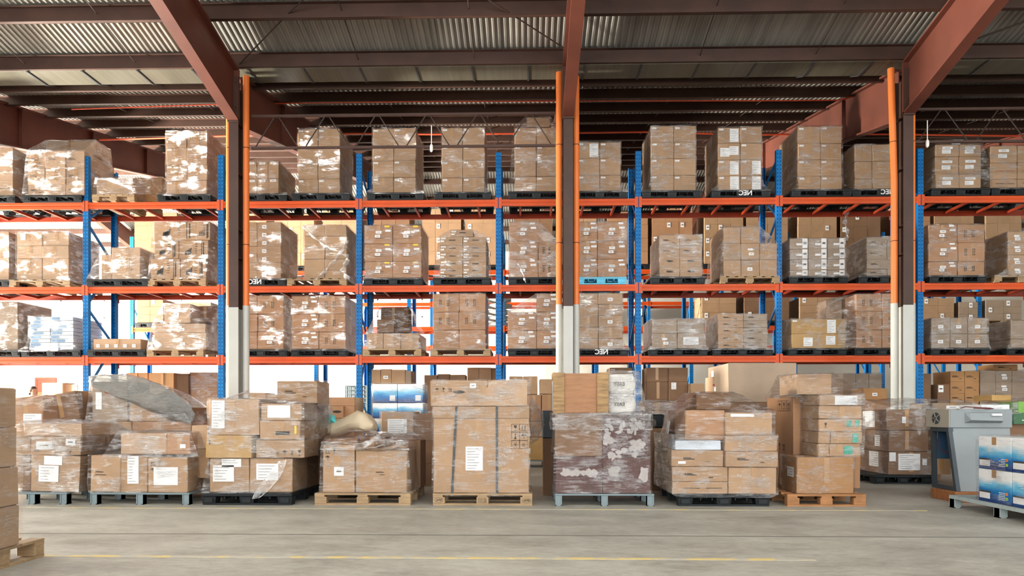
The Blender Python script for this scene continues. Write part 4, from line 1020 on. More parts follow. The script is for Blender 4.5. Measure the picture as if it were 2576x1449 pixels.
for xa, xb, lab in ((1148, 1137, 'left'), (1250, 1250, 'right')):
    m = MB(); x1 = xat(xa, YG); x2 = xat(xb, YG); zt = lid[5] + .004
    m.bar((x1, YG + .002, zt), (x2, YG + .004, ZP + .05), .004, .03) if False else m.loft([[(x1 - .014, YG + .006, zt), (x1 + .014, YG + .006, zt), (x1 + .014, YG + .009, zt), (x1 - .014, YG + .009, zt)], [(x2 - .014, YG + .006, ZP), (x2 + .014, YG + .006, ZP), (x2 + .014, YG + .009, ZP), (x2 - .014, YG + .009, ZP)]], True, True)
    m.loft([[(x1 - .014, YG + .006, zt), (x1 + .014, YG + .006, zt), (x1 + .014, YG + .006, zt + .002), (x1 - .014, YG + .006, zt + .002)], [(x1 - .014, YG + .8, zt), (x1 + .014, YG + .8, zt), (x1 + .014, YG + .8, zt + .002), (x1 - .014, YG + .8, zt + .002)]], True, True)
    tag(obj('strap', m, 'strap'), 'black strap down the big carton, %s one of the two' % lab, 'strap', 'straps round the big carton')
film_loft((big[0], big[1], big[2] - .012, big[3], ZP, q[0][5]), (px(1090), px(1333), YG, YG + .84), ZP, 'stretch film round the big strapped carton', 'film', flare=.1)
film_hull([at(1334, 1010, YG + .1), at(1336, 1090, YG + .05), at(1368, 1040, YG + .5), at(1352, 1105, YG + .2), at(1372, 1070, YG + .6), at(1340, 1000, YG + .6), at(1334, 1120, YG + .3)], 'loose flap of crinkled film sticking out right of the strapped carton', 'film_thick', amp=.03, ml=.07)
# --- sixth pallet: maroon cartons, crate on top
pallet('grey', px(1396), px(1647), YG - .02, 1.0, 0, 'grey post pallet under the four maroon cartons')
q = []
rs = random.Random(3)
def peel(w, h, zones, n):
    P = []
    for (u0, u1, v0, v1) in zones:
        for _ in range(n):
            u, v = rs.uniform(u0, u1) * w, rs.uniform(v0, v1) * h; a = rs.uniform(.015, .05); b = rs.uniform(.015, .05); k = 7
            P.append([(u + a * math.cos(t) * rs.uniform(.6, 1.2), v + b * math.sin(t) * rs.uniform(.6, 1.2)) for t in [2 * math.pi * i / k for i in range(k)]])
    return P
for (x0, x1, y0, y1, mt, lab, zones) in ((1396, 1515, 1043, 1148, 'd', 'brown-sided carton, upper left of the maroon stack', []), (1516, 1633, 1045, 1148, 'm', 'maroon carton with torn white patches, upper right of the maroon stack', [(.05, .22, .3, .9), (.3, .85, .55, .9), (.6, .85, .2, .4), (.1, .8, .0, .2)]),
                                 (1398, 1515, 1149, 1252, 'm', 'maroon carton with a pale scuffed band, lower left of the maroon stack', [(.1, .85, .52, .6)]), (1516, 1636, 1149, 1252, 'm', 'maroon carton with faded face, lower right of the maroon stack', [(.15, .3, .5, .7), (.8, .9, .4, .7)])):
    b = gb(x0, x1, y0, y1, 0, .9, mt, 'noline', lab, ZP if y1 > 1200 else None); q.append(b)
    if zones:
        w, h = b[1] - b[0], b[5] - b[4]; P = peel(w, h, zones, 16 if len(zones) > 1 else 60)
        m = MB()
        for k, poly in enumerate(P): m.face([(b[0] + u, b[2] - .0045 - .00004 * k, b[4] + v) for u, v in poly if True][:])
        CARTS[-1]['peel'] = P
        CARTS[-1]['S'] = None
film_hull(P_of((q[0][0], q[1][1], YG - .01, YG + .9, q[2][4], q[0][5])) + rimpts(px(1398), px(1640), YG - .01, YG + .93, ZP), 'taut stretch film round the four maroon cartons', 'film')
film_hull(P_of((q[0][0] - .02, q[1][1] + .02, YG - .03, YG + .93, zat(1500, 1082, YG), q[0][5] + .004)) + [at(1385, 1040, YG + .1), at(1650, 1070, YG + .4)], 'cloudy rolled film band round the top of the maroon stack', 'film_thick', amp=.03, ml=.09)
zt6 = q[0][5] + .004
Yc = YG + .12
x0, x1 = xat(1391, Yc), xat(1531, Yc); zt = zat(1450, 937, Yc)
t = thing('wooden_crate', ((x0 + x1) / 2, Yc, zt6), 'plywood crate with two upright planks standing on the maroon stack', 'crate')
hw, hh = (x1 - x0) / 2, zt - zt6
m = MB(); m.box(-hw + .02, hw - .02, .022, .5, 0, hh - .01); obj('plywood_box', m, 'crateply', t)
for a, b in ((-hw, -hw + .142), (hw - .142, hw)):
    m = MB(); m.cbox(a, b, 0, .022, 0, hh, .003); obj('upright_plank', m, 'crateplank', t)
m = MB(); m.box(-hw, -hw + .02, .022, .5, 0, hh); obj('side_panel', m, 'crateplank', t)
m = MB(); m.box(-hw - .003, -hw, .06, .3, .04, hh - .1); obj('paper_label', m, 'paper', t)
Yb = YG + .3
x0, x1 = xat(1528, Yb), xat(1599, Yb); zt = zat(1560, 941, Yb)
for k in range(2):
    t = thing('white_sack', ((x0 + x1) / 2, Yb, zt6 + (zt - zt6) * k / 2), 'plastic-wrapped white pack with dark lettering beside the crate, %s of two' % ('lower', 'upper')[k], 'pack', 'white packs beside the crate')
    bm = bmesh.new(); bmesh.ops.create_cube(bm, size=1); bmesh.ops.subdivide_edges(bm, edges=bm.edges[:], cuts=5, use_grid_fill=True)
    H = (zt - zt6) / 2 - .004
    for v in bm.verts:
        u = v.co.copy(); r = 1 - .22 * (abs(u.x * 2) ** 4 * abs(u.z * 2) ** 2)
        v.co = Vector((u.x * (x1 - x0) * r, (u.y + .5) * .5, (u.z + .5) * H))
    displace(bm, .012, 7, k)
    me = bpy.data.meshes.new('sack_body'); bm.to_mesh(me); bm.free(); me.materials.append(MATS['whitesack']); me.polygons.foreach_set('use_smooth', [True] * len(me.polygons))
    o = bpy.data.objects.new('sack_body', me); COL.objects.link(o); o.parent = t
    lettering('EASY', .062, 'inkmid', t, (-.03, -.022, H * .5), True, name='printed_lettering')
film_hull(P_of((x0, x1, Yb - .02, Yb + .52, zt6, zt), g=.03) + [at(1625, 1040, Yb), at(1630, 1042, Yb + .4)], 'crinkled clear film over the white packs beside the crate', 'film_thick', amp=.025, ml=.07)
# --- seventh pallet: slumped stack
pallet('black', px(1706), px(1939), YG - .03, 1.15, 0, 'black plastic pallet, second from right in the front row')
q = [gb(1691, 1831, 1213, 1252, 0, .6, 'k', 'flap', 'bottom left carton of the slumped stack right of the maroon boxes', ZP),
     gb(1833, 1953, 1176, 1252, 0, .6, 'k', '', 'bottom right carton of the slumped stack right of the maroon boxes', ZP),
     gb(1690, 1831, 1175, 1212, .02, .6, 'k', 'mark', 'second-layer left carton of the slumped stack right of the maroon boxes', None),
     gb(1688, 1820, 1133, 1174, .03, .6, 'k', 'mark', 'third-layer left carton with scrawled marks, slumped stack', None, stickers=[(.13, .05, .09, .03, 'paper', '')]),
     gb(1825, 1957, 1136, 1175, -.01, .6, 'k', 'mark', 'third-layer right carton with scrawled marks, slumped stack', None),
     gb(1823, 1955, 1096, 1135, .0, .6, 'k', '', 'fourth-layer right carton of the slumped stack', None),
     gb(1698, 1814, 1108, 1132, .04, .5, 'flatwhite', 'noline', 'flat shiny film-wrapped pack in the left of the slumped stack', None, cat='flat pack'),
     gb(1724, 1823, 1032, 1107, .08, .6, 'r', '', 'top left carton of the slumped stack', None),
     gb(1825, 1943, 1038, 1095, .04, .6, 'k', '', 'top right carton with a circled mark, slumped stack', None, stickers=[(.2, .24, .28, .035, 'paper', '')]),
     gb(1752, 1838, 988, 1031, .35, .6, 'd', '', 'dark carton peaking under film on the slumped stack', None)]
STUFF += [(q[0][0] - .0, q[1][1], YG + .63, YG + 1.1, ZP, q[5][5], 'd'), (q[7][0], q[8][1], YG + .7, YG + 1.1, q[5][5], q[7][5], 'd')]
film_hull(P_of((q[0][0], q[1][1], YG - .02, YG + 1.1, ZP, q[5][5])) + rimpts(px(1706), px(1939), YG - .035, YG + 1.12, ZP - .04), 'stretch film round the lower layers of the slumped stack', 'film')
film_hull(P_of((q[7][0], q[8][1], YG + .02, YG + 1.1, q[5][5], q[7][5] - .02), g=.02) + P_of(q[9]) + [at(1672, 1060, YG + .4), at(1655, 1110, YG + .6), at(1690, 1130, YG)], 'film tent stretched from the dark peak carton of the slumped stack', 'film', amp=.018)
m = MB(); m.box(0, .003, 0, .1, 0, .16, 0); o = obj('paper_note', m, 'paper'); o.location = (q[7][0] - .16, YG + .32, zat(1672, 1090, YG + .4)); o.rotation_euler = (0, .15, .1); tag(o, 'white note hanging at the left side of the slumped stack', 'note')
# --- eighth pallet: tall narrow stack
pallet('wooddark', px(1984), px(2183), YG - .0, 1.15, 0, 'orange-brown wooden pallet, rightmost of the front row')
Y8 = .10
q = [gb(2005, 2147, 1150, 1246, .06, .5, 'o', '', 'slumped bag-like carton at the bottom of the tall right-hand stack', ZP, side=('L', [(.2, .25, .2, .12, 'paper', 'lines')])),
     gb(2056, 2164, 1117, 1149, Y8, .5, 'k', '', 'lower thin carton with green print, tall right-hand stack', None, prints=[rect(.14, .08, .006, .15)], stickers=[(.37, .08, .1, .1, 'tealink', '')]),
     gb(2059, 2169, 1087, 1116, Y8, .5, 'k', '', 'middle thin carton with green print, tall right-hand stack', None, prints=[rect(.14, .08, .006, .14)], stickers=[(.44, .07, .07, .11, 'tealink', '')]),
     gb(2060, 2168, 1055, 1086, Y8, .5, 'k', '', 'upper thin carton with two green marks, tall right-hand stack', None, stickers=[(.36, .1, .06, .08, 'tealink', ''), (.46, .1, .05, .08, 'tealink', '')], prints=glyph('glass', .08, .08, .06)),
     gb(2061, 2168, 1021, 1054, Y8, .5, 'k', '', 'lower carton behind the big white sheet, tall right-hand stack', None),
     gb(2061, 2168, 994, 1020, Y8, .5, 'k', '', 'upper carton under the big white sheet, tall right-hand stack', None, stickers=[(.32, -.02, .27, .21, 'paper', '')])]
x0 = xat(1998, YG + .62); x1 = x0 + .85
carton(x0, x1, YG + .64, YG + 1.62, ZP, zat(1998, 998, YG + .62), mat='r', st='', label='tall brown carton printed with shipping symbols, left side of the right-hand stack', w=1.0,
       prints=None)
tallb = CARTS[-1]['b']; CARTS[-1]['sideprints'] = [glyph(g, .5 + k * .16, 1.07, .10) + glyph('frame', .5 + k * .16, 1.07, .14) for k, g in enumerate(('umbrella', 'glass', 'arrows'))] + [glyph(g, .5 + k * .14, .52, .10) for k, g in enumerate(('glass', 'arrows'))]
topc = gb(2005, 2092, 941, 993, .45, .6, 'p', '', 'pale carton on top of the tall right-hand stack under a film tent', None)
STUFF.append((tallb[0] + .02, q[5][1], YG + .62, YG + 1.1, ZP + .002, ZP + .01, 'k'))
film_hull(P_of((q[2][0], q[2][1], YG + .08, YG + .62, q[1][4], q[5][5])), 'clear film round the thin cartons of the tall right-hand stack', 'film')
film_hull(P_of(q[0]), 'film round the slumped bottom carton of the right-hand stack', 'film_light')
film_hull(P_of(topc) + P_of((q[5][0] - .02, q[5][1] + .01, YG + .08, YG + .6, q[5][5] - .12, q[5][5])) + [at(1925, 1000, YG + 1.2), (tallb[0] - .02, YG + .63, tallb[5] - .06), (tallb[0] - .02, YG + 1.6, tallb[5] - .06), (tallb[1], YG + 1.6, tallb[5])], 'film tent from the pale top carton of the right-hand stack', 'film', amp=.012)

# ------------------------------------------------------------------ foreground pallet at the left edge
YF = 4.46; x1 = -3.79
pallet('wood', x1 - 1.2, x1, YF, .8, 0, 'pale wooden pallet in the near left corner of the photo', along='y')
xr = -3.785; Yfar = 4.985
zs_ = [CAMH + (HY - y) / F * Yfar for y in (975, 1075, 1175, 1273)]
for k in range(4):
    z1 = zs_[k]; z0 = zs_[k + 1] if k < 3 else ZP
    dx = (-.02, -.012, .0, .002)[k]
    b = (xr - .6 + dx, xr + dx, Yfar - .5, Yfar, z0 + .001, z1 - .003)
    carton(*b, mat='p', st='noline', label='%s pale carton of the near stack at the left edge' % ('top', 'second', 'third', 'bottom')[k])
    CARTS[-1]['area'] = 6000
    CARTS[-1]['taper'] = True
film_loft((xr - .62, xr + .004, Yfar - .52, Yfar + .004, ZP, zs_[0]), (xr - .63, xr + .004, Yfar - .52, Yfar + .01), ZP, 'thin clear film round the near stack at the left edge', 'film_light', flare=.05)

# ------------------------------------------------------------------ second row and right-hand things
# grey film heap behind the first two pallets
Y2 = 9.75
pallet('black', xat(228, Y2), xat(480, Y2), Y2, 1.2, 0, 'black pallet hidden behind the second front pallet under the grey film heap')
q = [gb(232, 320, 960, 1060, .1, .6, 'g', '', 'tall carton at the left of the grey film heap', None, Y=Y2, stickers=[(.1, .3, .09, .25, 'paper', ''), (.3, .42, .2, .03, 'redink', '')]),
     gb(325, 420, 990, 1060, .08, .6, 'k', '', 'carton in the middle of the grey film heap', None, Y=Y2),
     gb(232, 330, 1061, 1140, .05, .6, 'k', '', 'lower left carton of the grey film heap', None, Y=Y2),
     gb(332, 480, 1061, 1140, .05, .6, 'r', '', 'lower right carton of the grey film heap', None, Y=Y2), gb(425, 485, 1025, 1060, .3, .5, 'd', '', 'dark carton at the right of the grey film heap', None, Y=Y2)]
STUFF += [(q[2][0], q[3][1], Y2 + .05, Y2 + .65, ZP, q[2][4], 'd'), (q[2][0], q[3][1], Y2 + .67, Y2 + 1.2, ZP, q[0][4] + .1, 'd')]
film_hull(P_of((q[2][0] - .05, q[3][1] + .02, Y2, Y2 + 1.2, .3, q[2][5])) + P_of(q[0], q[1]) + [at(228, 950, Y2 + .1), at(488, 1040, Y2 + .5)], 'cloudy film round the grey heap behind the second front pallet', 'film_thick', amp=.03)
P = [(226, 948), (270, 943), (318, 943), (360, 952), (400, 966), (440, 988), (470, 1012), (490, 1042), (480, 1066), (420, 1052), (330, 1004), (228, 972)]
o = film_hull([at(x, y, Y2 + .02) for x, y in P] + [at(x, y, Y2 + .9) for x, y in P[:9]] + [at(360, 1020, Y2 - .06)], 'grey plastic sheet sloping over the wrapped heap behind the second pallet', 'film_grey', amp=.035)
o.name = 'plastic_sheet'; o['category'] = 'sheet'
# tilted carton behind the first pallet
Y1 = 9.7
b = (xat(118, Y1), xat(203, Y1), Y1, Y1 + .6, zat(100, 1060, Y1), zat(100, 990, Y1))
carton(*b, mat='d', st='', label='tilted brown carton behind the leftmost front pallet', tilt=(0, -.20, 0))
carton(xat(24, Y1 - .3), xat(107, Y1 - .3), Y1 - .3, Y1 + .2, zat(60, 1075, Y1 - .3), zat(60, 1018, Y1 - .3), mat='r', st='', label='carton with white sheet behind the leftmost front pallet', stickers=[(.33, .11, .26, .16, 'paper', 'lines')])
carton(xat(30, Y1 + .25), xat(120, Y1 + .25), Y1 + .25, Y1 + .8, zat(60, 1050, Y1 + .25), zat(60, 998, Y1 + .25), mat='k', st='', label='carton leaning under film behind the leftmost front pallet', tilt=(0, -.12, 0))
STUFF += [(xat(20, Y1), xat(210, Y1), Y1 + .02, Y1 + .9, .0, zat(100, 1075, Y1), 'd')]
film_hull(P_of((xat(22, Y1 - .32), xat(110, Y1 - .32), Y1 - .31, Y1 + .6, .9, zat(60, 1016, Y1 - .3))) + [at(205, 985, Y1), at(212, 1055, Y1), at(95, 998, Y1), at(205, 985, Y1 + .6), at(30, 1000, Y1 + .5)], 'clear film over the tilted cartons behind the leftmost front pallet', 'film', amp=.02)
def gstack(label, x0, x1, ys, Y, d, mat='k', st='', w=.75, base=0, sts=None, fill=True):
    """cartons standing behind, seen only at their tops; what is hidden below carries them"""
    r = []
    for k in range(len(ys) - 1):
        b = (xat(x0, Y), xat(x1, Y), Y, Y + d, zat(x0, ys[k + 1], Y) + .001, zat(x0, ys[k], Y)); r.append(b)
        carton(*b, mat=mat, st=(sts or {}).get(k, st), label=fix(label if len(ys) == 2 else '%s %s' % (rowword(k, len(ys) - 1), label)), w=w)
    if fill and r[-1][4] > base + .05:
        h = r[-1][4] - base; n = max(1, round(h / .45))
        for k in range(n): STUFF.append((r[-1][0] + .004, r[-1][1] - .004, Y + .01, Y + d - .01, base + h * k / n + .001, base + h * (k + 1) / n - .001, mat))
    return r
# between the third and fifth pallets
gstack('brown carton behind the cyan bags', 803, 892, [1000, 1021], 11.0, .5, 'r')
gstack('carton with hand holes just above the cyan bags, left', 802, 832, [1022, 1052], 10.9, .5, 'r', 'hole')
gstack('carton with hand holes just above the cyan bags, right', 833, 863, [1022, 1052], 10.9, .5, 'r', 'hole')
gstack('carton behind the first upright blue post under film', 868, 896, [1000, 1052], 11.1, .5, 'k')
def blob(name, pts, R, Y, mat, label, cat, sq=.8, amp=.03):
    """a soft lumpy bag lofted along points (px, py, radius m)"""
    m = MB(); L = []
    n = 16; V3 = [at(x, y, Y) for x, y, r in pts]
    for p, (_, _, r) in zip(V3, pts):
        L.append([(p.x + .15 * r * math.sin(3 * a), p.y + r * 1.1 * math.cos(a), p.z + r * sq * math.sin(a)) for a in [2 * math.pi * k / n for k in range(n)]])
    m.loft(L, True, True); bm = bmesh.new(); vs = [bm.verts.new(v) for v in m.v]
    for f in m.f: bm.faces.new([vs[i] for i in f])
    refine(bm, .1, 2)
    o = film_obj(bm, label, mat, amp=amp, freq=6); o.name = name; o['category'] = cat; return o
blob('plastic_bag', [(809, 1058, .04), (815, 1055, .075), (826, 1055, .07), (833, 1058, .02)], 0, 9.45, 'cyanbag', 'crumpled cyan plastic bag, left of the two behind the third pallet', 'bag', 1.0)
blob('plastic_bag', [(828, 1047, .02), (832, 1051, .06), (839, 1056, .055), (846, 1064, .02)], 0, 9.45, 'cyanbag', 'folded cyan plastic bag, right of the two behind the third pallet', 'bag', 1.0)
blob('sack', [(800, 1090, .12), (830, 1083, .13), (860, 1076, .15), (885, 1066, .17), (905, 1060, .20), (925, 1066, .20), (940, 1076, .15), (946, 1082, .05)], 0, 9.5, 'sack', 'long beige film-wrapped bundle lying behind the third and fourth pallets', 'bundle', .75, .02)
STUFF.append((xat(795, 9.3), xat(955, 9.3), 9.3, 9.75, 0, zat(850, 1100, 9.4), 'd'))
# blue printed boxes behind
Yb = 11.0
zb4 = zat(940, 1090, Yb)
for r, (ya, yb) in enumerate(((966, 1013), (1014, 1052), (1053, 1090))):
    for c, (xa, xb) in enumerate(((937, 999), (1000, 1064))):
        x0, x1 = xat(xa, Yb), xat(xb, Yb); z1 = zat(xa, ya, Yb); z0 = zat(xa, yb, Yb)
        t = thing('printed_box', ((x0 + x1) / 2, Yb, z0 + .001), 'blue and white printed box behind the fourth pallet, %s %s' % (('top', 'second', 'third')[r], ('left', 'right')[c]), 'box', 'blue boxes at the back')
        m = MB(); w = x1 - x0; m.cbox(-w / 2, w / 2, 0, .5, 0, z1 - z0 - .002, .005); obj('box_body', m, 'bluebox', t)
        m = MB(); m.box(w * .2, w * .42, -.003, 0, .03, .12); obj('paper_label', m, 'paper', t)
STUFF.append((xat(937, Yb), xat(1064, Yb), Yb + .02, Yb + .9, 0, zb4, 'k'))
film_hull(P_of((xat(936, Yb), xat(1066, Yb), Yb - .01, Yb + .6, .6, zat(940, 965, Yb))), 'film round the blue printed boxes at the back', 'film_light')
# carton with white sheet left of the strapped box
Y5b = 10.3
gstack('carton with white sheet left of the strapped box', 959, 1040, [1036, 1108], Y5b, .6, 'k', 'big', 1)
gstack('plain carton squeezed left of the strapped box', 1041, 1090, [1040, 1108], Y5b + .05, .6, 'd', '', 1)
for k, (ya, yb) in enumerate(((1109, 1148), (1149, 1200))):
    gb(1040, 1098, ya, yb, 0, .5, 'k', 'ptl', ('upper', 'lower')[k] + ' carton with white printed face in the gap left of the strapped box', None, Y=10.75, stickers=[(.2, .14, .3, .19, 'paper', 'lines')])
film_hull(P_of((xat(957, Y5b), xat(1092, Y5b), Y5b - .01, Y5b + .65, .7, zat(960, 1035, Y5b))), 'film round the white-sheet carton left of the strapped box', 'film')
pallet('grey', xat(1000, 10.72), xat(1110, 10.72), 10.72, 1.1, 0, 'pallet in shadow in the gap left of the strapped box')
# gap between strapped box and maroon stack
pallet('grey', xat(1310, 13.9), xat(1430, 13.9), 13.95, 1.0, 0, 'grey pallet under the rack, seen between strapped box and maroon stack')
gb(1330, 1386, 1100, 1150, 0, .6, 'y', '', 'orange-brown carton low in the gap left of the maroon stack', ZP, Y=13.98, stickers=[(.36, .14, .14, .1, 'redink', '')])
gb(1330, 1386, 1060, 1099, .05, .6, 'k', '', 'carton under slack film in the gap left of the maroon stack', None, Y=13.98)
gb(1327, 1361, 993, 1059, .1, .6, 'r', '', 'left mid carton in the gap left of the crate', None, Y=13.98)
gb(1363, 1400, 992, 1059, .1, .6, 'r', '', 'right mid carton in the gap left of the crate', None, Y=13.98)
gb(1281, 1315, 947, 992, .12, .6, 'k', '', 'left top carton of the three left of the crate', None, Y=13.98)
gb(1316, 1352, 947, 992, .12, .6, 'k', '', 'middle top carton of the three left of the crate', None, Y=13.98)
gb(1358, 1400, 954, 991, .1, .6, 'k', '', 'right top carton of the three left of the crate', None, Y=13.98)
STUFF.append((xat(1281, 14.1), xat(1325, 14.1), 14.1, 14.7, 0.001, zat(1281, 993, 14.1), 'r'))
m = MB(); m.cbox(-.09, .09, 0, .25, 0, .38, .015)
o = obj('plastic_bin', m, 'machine_dark'); o.location = (xat(1380, 9.3), 9.3, zat(1380, 1103, 9.3)); tag(o, 'dark blue-grey plastic bin peeking out left of the maroon stack', 'bin')
STUFF.append((xat(1366, 9.3), xat(1400, 9.3), 9.28, 9.6, 0, zat(1380, 1103, 9.3) - .002, 'd'))
# behind, under the front rack
gstack('carton behind the grey heap, left of three', 318, 372, [938, 1010], 15.0, .5, 'o')
gstack('carton behind the grey heap, middle of three', 374, 437, [938, 1010], 14.7, .5, 'o', 'mark')
gstack('dark narrow carton behind the grey heap', 441, 474, [940, 1000], 14.8, .4, 'd')
r = gstack('carton wrapped in bright film left of the left column', 476, 546, [937, 976, 1015], 14.9, .6, 'r')
film_hull(P_of((r[0][0], r[0][1], 14.88, 15.5, .5, r[0][5])), 'bright film round the cartons left of the left column', 'film_thick')
gstack('sunlit carton in the bright far left, left one', 106, 157, [963, 1000], 18.0, .5, 'p'); gstack('sunlit carton in the bright far left, middle one', 158, 194, [967, 1000], 18.1, .5, 'p'); gstack('sunlit carton in the bright far left, right one', 196, 228, [966, 1000], 18.0, .5, 'p'); gstack('sunlit carton in the bright far left beside the near stack', 34, 76, [985, 1010], 18, .5, 'p')
gstack('low carton right of the left column foot', 622, 668, [988, 1012], 12.9, .5, 'k'); gstack('low carton beside the left column foot, second', 669, 696, [992, 1012], 12.95, .5, 'k')
for k, (xa, xb, ya) in enumerate(((935, 957, 930), (958, 984, 929), (985, 1019, 930), (1020, 1034, 933))):
    gstack('carton above the blue printed boxes, %s from left' % ordn[k], xa, xb, [ya, 966], 14.3, .5, 'k' if k < 3 else 'g', 'one' if k == 1 else '')
gstack('dark crumpled open carton behind the strapped box, first', 1068, 1099, [944, 985], 14.4, .5, 'd'); gstack('dark crumpled open carton behind the strapped box, second', 1100, 1131, [941, 985], 14.5, .5, 'd'); gstack('dark crumpled open carton behind the strapped box, third', 1132, 1170, [943, 985], 14.4, .5, 'd')
gstack('carton standing tall behind the strapped box, first', 1176, 1204, [925, 985], 15.2, .5, 'k'); gstack('carton standing tall behind the strapped box, second', 1205, 1236, [925, 985], 15.2, .5, 'k'); gstack('carton standing tall behind the strapped box, third', 1237, 1262, [926, 985], 15.25, .5, 'k')
gstack('dark carton under the rack right of the fifth upright, left', 1627, 1681, [925, 961, 1010], 14.2, .6, 'd'); gstack('carton with white sheet under the rack right of the fifth upright', 1683, 1730, [925, 960, 1010], 14.15, .6, 'd', '', sts={1: 'ptl'})
gstack('carton under the rack beside the white packs', 1534, 1590, [925, 970], 14.6, .6, 'k', 'st')
gstack('small carton left of the huge rear carton', 1738, 1772, [965, 1010], 13.9, .5, 'k', 'one')
r = gstack('grey-wrapped carton left of the right column, left', 2121, 2152, [940, 977], 14.6, .6, 'g'); r += gstack('grey-wrapped carton left of the right column, middle', 2153, 2185, [940, 977], 14.6, .6, 'g'); r += gstack('grey-wrapped carton left of the right column, right', 2186, 2218, [940, 977], 14.6, .6, 'g')
film_hull(P_of((r[0][0], r[-1][1], 14.58, 15.2, 1.2, r[0][5])), 'film round the grey-wrapped cartons left of the right column', 'film')
gstack('orange-brown carton low beside the right column', 2172, 2231, [977, 1005], 13.9, .5, 'o', 'one')
gstack('dark carton right of the right column foot', 2307, 2342, [940, 1006], 14.3, .5, 'd'); gstack('narrow dark carton left of the orange-lit stack', 2359, 2389, [967, 1008], 14.2, .5, 'd', 'ptl')
for k, (xa, xb) in enumerate(((2391, 2426), (2427, 2463))): gstack('orange-lit carton of the %s column in the right-hand background' % ('left', 'right')[k], xa, xb, [934, 961, 990, 1012], 14.2, .6, 'o', 'mark')
for k, (xa, xb) in enumerate(((2465, 2504), (2505, 2545), (2546, 2590))): gstack('grey carton of the %s column in the right-hand background' % ('left', 'middle', 'right')[k], xa, xb, [933, 961, 990, 1012], 14.4, .6, 'g', 'two' if k == 1 else '')
gstack('thin carton high at the right edge under the rack', 2499, 2560, [917, 932], 14.5, .5, 'o', 'mark')
film_hull(P_of((xat(2464, 14.4), xat(2592, 14.4), 14.38, 15.0, 1.0, zat(2464, 932, 14.4))), 'film round the grey cartons in the right-hand background', 'film_light')
# pallets piled far back
for k in range(6):
    Yp = 24.0; pallet('grey', xat(868, Yp), xat(925, Yp), Yp, 1.1, .9 + k * .146 + .3, 'pale pallet in the far pile behind the third upright, %s from the bottom' % ordn[k])
STUFF.append((xat(870, 24), xat(923, 24), 24.02, 25, 0, 1.2, 'k'))
# huge rear carton right of centre
Yh = 10.25
x0, x1 = xat(1832, Yh), xat(2004, Yh)
carton(x0, x1, Yh, Yh + 1.15, zat(1832, 1012, Yh), zat(1832, 913, Yh), mat='g', st='', label='huge plain carton standing high behind the seventh and eighth pallets', side=('L', [(.85, .42, .14, .2, 'paper', ''), (.72, .22, .12, .07, 'paper', ''), (.72, .06, .1, .05, 'paper', 'bar')]))
zh = CARTS[-1]['b'][4]
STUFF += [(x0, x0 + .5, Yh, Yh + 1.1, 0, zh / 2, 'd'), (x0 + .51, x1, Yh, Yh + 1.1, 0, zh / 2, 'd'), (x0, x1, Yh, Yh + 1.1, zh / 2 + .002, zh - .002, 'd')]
carton(xat(1800, Yh + .75), x0 - .03, Yh + .75, Yh + 1.2, zat(1800, 1000, Yh + .75), zat(1800, 948, Yh + .75), mat='p', st='', label='pale carton tucked left of the huge rear carton', stickers=[(.2, .2, .2, .03, 'redink', '')])
STUFF.append((xat(1765, Yh + .75), x0 - .03, Yh + .77, Yh + 1.2, 0, zat(1800, 1000, Yh + .75), 'd'))
# film-covered dark heap in the gap left of the slumped stack
Yq = 10.4
gstack('olive carton under film in the gap left of the slumped stack', 1622, 1690, [1012, 1060, 1180], Yq, .6, 'd', '', .9)
film_hull(P_of((xat(1618, Yq), xat(1700, Yq), Yq - .03, Yq + .7, .5, zat(1650, 1010, Yq))), 'film over the dark cartons left of the slumped stack', 'film_thick', amp=.04)
m = MB(); m.cbox(-.09, .09, 0, .15, 0, .2, .02); m.box(-.06, .06, -.01, 0, .06, .14); o = obj('electric_motor', m, 'blackplastic'); o.location = (xat(1657, 9.9), 9.9, zat(1657, 1077, 9.9)); tag(o, 'small dark appliance on the heap left of the slumped stack', 'appliance')
STUFF.append((xat(1640, 9.9), xat(1675, 9.9), 9.88, 10.1, 0, zat(1657, 1077, 9.9) - .002, 'd'))
# dark brown stack right of the tall stack
Y8b = 10.9
pallet('black', xat(2196, Y8b), xat(2345, Y8b), Y8b - .03, 1.1, 0, 'black plastic pallet under the dark brown stack near the right column')
q = [gb(2235, 2345, 1137, 1200, 0, .9, 'd', '', 'bottom dark carton with white sheets, stack near the right column', ZP, Y=Y8b, stickers=[(.32, .2, .34, .26, 'paper', 'lines'), (.06, .28, .1, .14, 'paper', ''), (.56, .2, .07, .1, 'paper', '')], side=('L', [(.45, .22, .3, .24, 'paper', 'lines')])),
     gb(2236, 2336, 1083, 1136, 0, .9, 'd', '', 'second dark carton up, stack near the right column', None, Y=Y8b, side=('L', [(.35, .16, .16, .18, 'paper', 'lines')])),
     gb(2230, 2330, 1030, 1082, .0, .9, 'd', '', 'top dark carton with white sheet on its side, stack near the right column', None, Y=Y8b, stickers=[(.27, .16, .06, .1, 'paper', '')], side=('L', [(.55, .17, .4, .26, 'paper', 'lines')])),
     gb(2347, 2392, 1128, 1200, .05, .8, 'k', '', 'plain carton seen through the open frame of the grey machine', ZP, Y=Y8b)]
film_hull(P_of((q[0][0], q[0][1], Y8b - .01, Y8b + .92, ZP, q[1][5])), 'film round the lower half of the dark stack near the right column', 'film')
film_hull(P_of(q[2]) + [at(2175, 1006, Y8b + .9), at(2300, 1002, Y8b), at(2440, 1008, Y8b + .3), at(2470, 1022, Y8b + .3), at(2460, 1050, Y8b + .3)], 'wide cloudy film sheet over the dark stack near the right column', 'film_thick', amp=.03)
